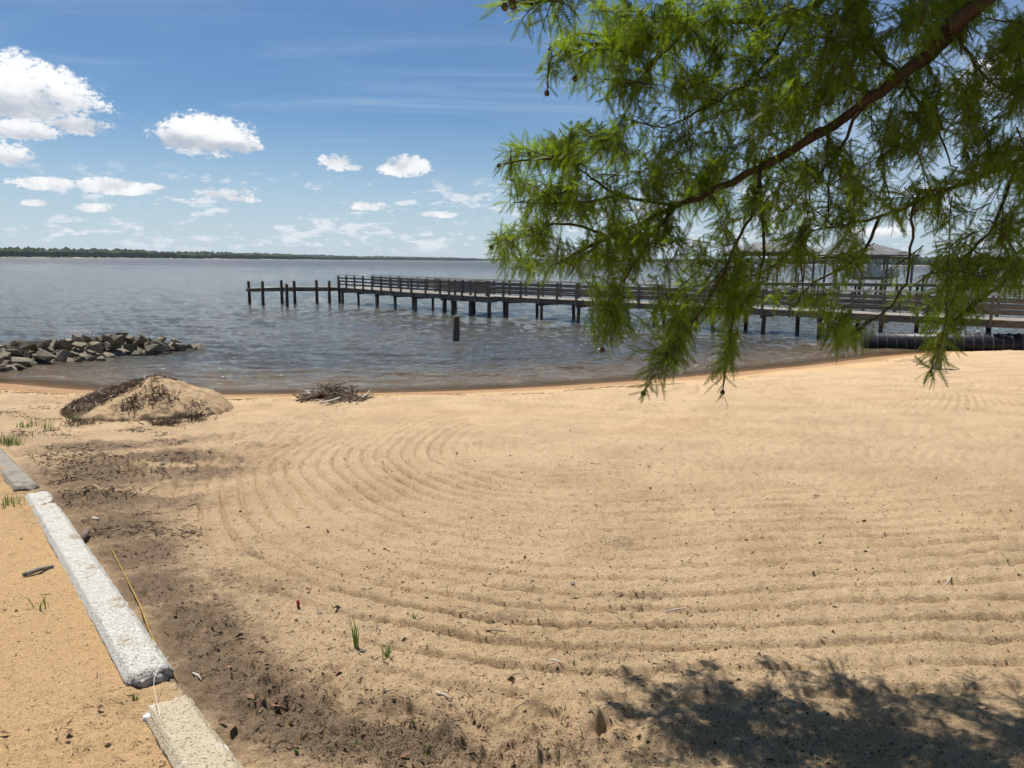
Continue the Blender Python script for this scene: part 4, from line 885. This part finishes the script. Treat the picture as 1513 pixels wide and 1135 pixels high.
for tip in order:
    a = Vector(tuple(nodes_a[nearest(tip)])); v = tip-a; L = v.length
    if L < .16: a = tip+(a-tip).normalized()*.18 if L > .02 else tip+V3(.15, -.05, .08); v = tip-a; L = v.length
    if L < .02: continue
    c1 = a+v*.4+V3(0, 0, .10*L)+Vector([rt.gauss(0, .05*L) for _ in range(3)]); c2 = a+v*.75+V3(0, 0, .10*L); n = 7
    pts_ = [a*(1-u)**3+c1*3*u*(1-u)**2+c2*3*u*u*(1-u)+tip*u**3 for u in [k/n for k in range(n+1)]]
    tw.tube(pts_, [.0028-(.0016)*k/n for k in range(n+1)], 4)
    nodes_a = np.concatenate([nodes_a, np.array([tuple(p) for p in pts_[2:]])])
    # fronds along the last part of the twig
    ls = [0]
    for k in range(n): ls.append(ls[-1]+(pts_[k+1]-pts_[k]).length)
    tot = ls[-1]; use = min(tot*.95, rt.uniform(.22, .36)); pos = tot-use; side = 1; ax = Vector((rt.gauss(0, .5), rt.gauss(0, .5), 1)).normalized()
    while pos < tot:
        k = max(i for i in range(len(ls)-1) if ls[i] <= pos); u = (pos-ls[k])/max(1e-6, ls[k+1]-ls[k]); p_ = pts_[k].lerp(pts_[k+1], u); T_ = (pts_[k+1]-pts_[k]).normalized()
        pv = T_.cross(ax); pv = pv.normalized() if pv.length > .05 else T_.orthogonal(); qv = T_.cross(pv).normalized()
        ang = rt.gauss(0, .55)+(math.pi if side < 0 else 0)
        perp = qv*math.cos(ang)+pv*math.sin(ang)
        dr = (T_*rt.uniform(.25, .7)+perp+V3(0, 0, -.28)).normalized()
        ln_ = rt.uniform(.06, .12)*(3.4 if tuple(tip) in UPPER else 1)*(1 if pos < tot-.06 else .75)  # fronds of the unseen canopy are enlarged to shade more
        frp.append((p_, dr, ln_, rt.uniform(0, 6.28), rt.randrange(6) if tuple(tip) not in UPPER else rt.randrange(6, 9))); side = -side; pos += rt.uniform(.0085, .0165)*(3.2 if tuple(tip) in UPPER else 1)
    frp.append((tip, (T_+V3(0, 0, -.4)).normalized(), .06, 0.0, rt.randrange(6)))
rel(tw.build('twigs', M_TWIG, tree, True, kind='stuff'), tree)
# frond shapes: x along the frond, flat needles to both sides
def frond(seed, n=14, w=.022):
    r_ = np.random.default_rng(seed); V_ = []; F_ = []; cur = r_.uniform(.15, .5); cy = r_.normal(0, .12)
    ax = lambda u: np.array([u-.18*cur*u*u, cy*u*u, -cur*.55*u*u])
    for k in range(n):
        u = .06+.92*k/(n-1); c = ax(u); ln2 = (.17*math.sin(math.pi*(.14+.8*u)**.85)+.025)*r_.uniform(.85, 1.1)
        for sd in (-1, 1):
            d = np.array([.62+r_.normal(0, .08), sd, r_.normal(-.05, .22)]); d /= np.linalg.norm(d); i = len(V_)
            V_ += [c+np.array([-w, 0, 0]), c+np.array([w, 0, 0]), c+d*ln2]; F_ += [(i, i+1, i+2)]
    pr_ = [ax(u) for u in np.linspace(0, 1, 3)]
    for k in range(2):
        i = len(V_); w2 = .012; V_ += [pr_[k]+[0, -w2, 0], pr_[k]+[0, w2, 0], pr_[k+1]+[0, w2*.7, 0], pr_[k+1]+[0, -w2*.7, 0]]; F_ += [(i, i+1, i+2), (i, i+2, i+3)]
    return np.array(V_), np.array(F_)
FR = [frond(100+k) for k in range(6)]+[frond(200+k, 8, .04) for k in range(3)]; fme = [make_mesh('frond', v, f, M_LEAF, False) for v, f in FR]
def fmat(p_, dr, L, roll):
    up = V3(0, 0, 1)-dr*dr.z; up = up.normalized() if up.length > .15 else V3(0, -1, 0)
    sd = up.cross(dr).normalized(); up = dr.cross(sd)
    a = (roll-math.pi)*.42; s2_ = sd*math.cos(a)+up*math.sin(a); u2 = dr.cross(s2_)
    mm = Matrix((dr*L, s2_*L, u2*L)).transposed().to_4x4(); mm.translation = p_; return mm
mats = [(fmat(p_, dr, L, ro), k, p_) for p_, dr, L, ro, k in frp]
def scr(p_):
    v = p_-CAMP; d = v.dot(F); return CX+FPX*v.dot(RV)/d, CY-FPX*v.dot(UV)/d, d
vis = []
for i, (mm, k, p_) in enumerate(mats):
    x_, y_, d = scr(p_)
    if -20 < x_ < 1530 and 5 < y_ < 1130 and d > 0: vis.append((mm.col[0].length/d, i))
vis.sort(reverse=True); solo = set(i for _, i in vis[:300])
inv_t = tree.matrix_world.inverted()
for i in solo:
    o = link('frond', fme[mats[i][1]], tree); o.matrix_parent_inverse = inv_t; o.matrix_world = mats[i][0]
for nm in ('foliage',):
    Vl = []; Fl = []; off_ = 0
    for i, (mm, k, p_) in enumerate(mats):
        if i in solo: continue
        A_ = np.array(mm); v = FR[k][0]@A_[:3, :3].T+A_[:3, 3]; Vl.append(v); Fl.append(FR[k][1]+off_); off_ += len(v)
    o = link(nm, make_mesh(nm, np.concatenate(Vl), np.concatenate(Fl), M_LEAF, False), tree, kind='stuff'); o.matrix_parent_inverse = inv_t
# cones
bm = bmesh.new(); bmesh.ops.create_icosphere(bm, subdivisions=2, radius=1); cme = bpy.data.meshes.new('cone')
for v in bm.verts: v.co *= random.uniform(.86, 1.08)
bm.to_mesh(cme); bm.free(); cme.materials.append(M_CONE)
for px, py, d in ((806,138,3.3),(809,134,3.3),(836,139,3.3),(880,62,3.25),(873,53,3.25),(917,122,3.25),(922,126,3.25),(940,136,3.25),(921,173,3.2),(936,170,3.2),(929,185,3.2),(903,208,3.3),(910,213,3.3),(737,240,3.35),(779,226,3.35),(723,361,3.4),(906,526,3.2),(948,577,3.0),(1058,572,3.1),(755,2,2.),(765,5,2.),(748,6,2.),(1240,505,3.0),(1012,48,3.0),(1210,205,2.9)):
    o = link('cone', cme, tree); o.matrix_parent_inverse = inv_t; s_c = random.uniform(.009, .013); cp_ = np.array(tuple(atd(px, py, d))); o.location = Vector(tuple(nodes_a[int(np.argmin(np.linalg.norm(nodes_a-cp_, axis=1)))]))+V3(0, 0, -.008); o.scale = (s_c, s_c, s_c*1.1)
print('fronds', len(mats), 'tris', sum(len(o.data.polygons) for o in bpy.data.objects if o.type == 'MESH'))

# ------------------------------------------------------------------ haze over the river
mb = MB(); mb.box(V3(0, -150, 20), V3(0, 9200, 20), 13000, 60)
hm = bpy.data.materials.new('river_haze'); hm.use_nodes = True; t_ = hm.node_tree; t_.nodes.clear(); q = NB(t_)
ho = q.n('ShaderNodeOutputMaterial'); pv = q.n('ShaderNodeVolumePrincipled'); pv.inputs['Color'].default_value = (.72, .84, 1.0, 1); pv.inputs['Density'].default_value = .00003; pv.inputs['Anisotropy'].default_value = .3
q.l(pv.outputs[0], ho.inputs['Volume'])
mb.build('haze', hm, None, kind='stuff', label='thin blue summer haze over the river', cat='haze')
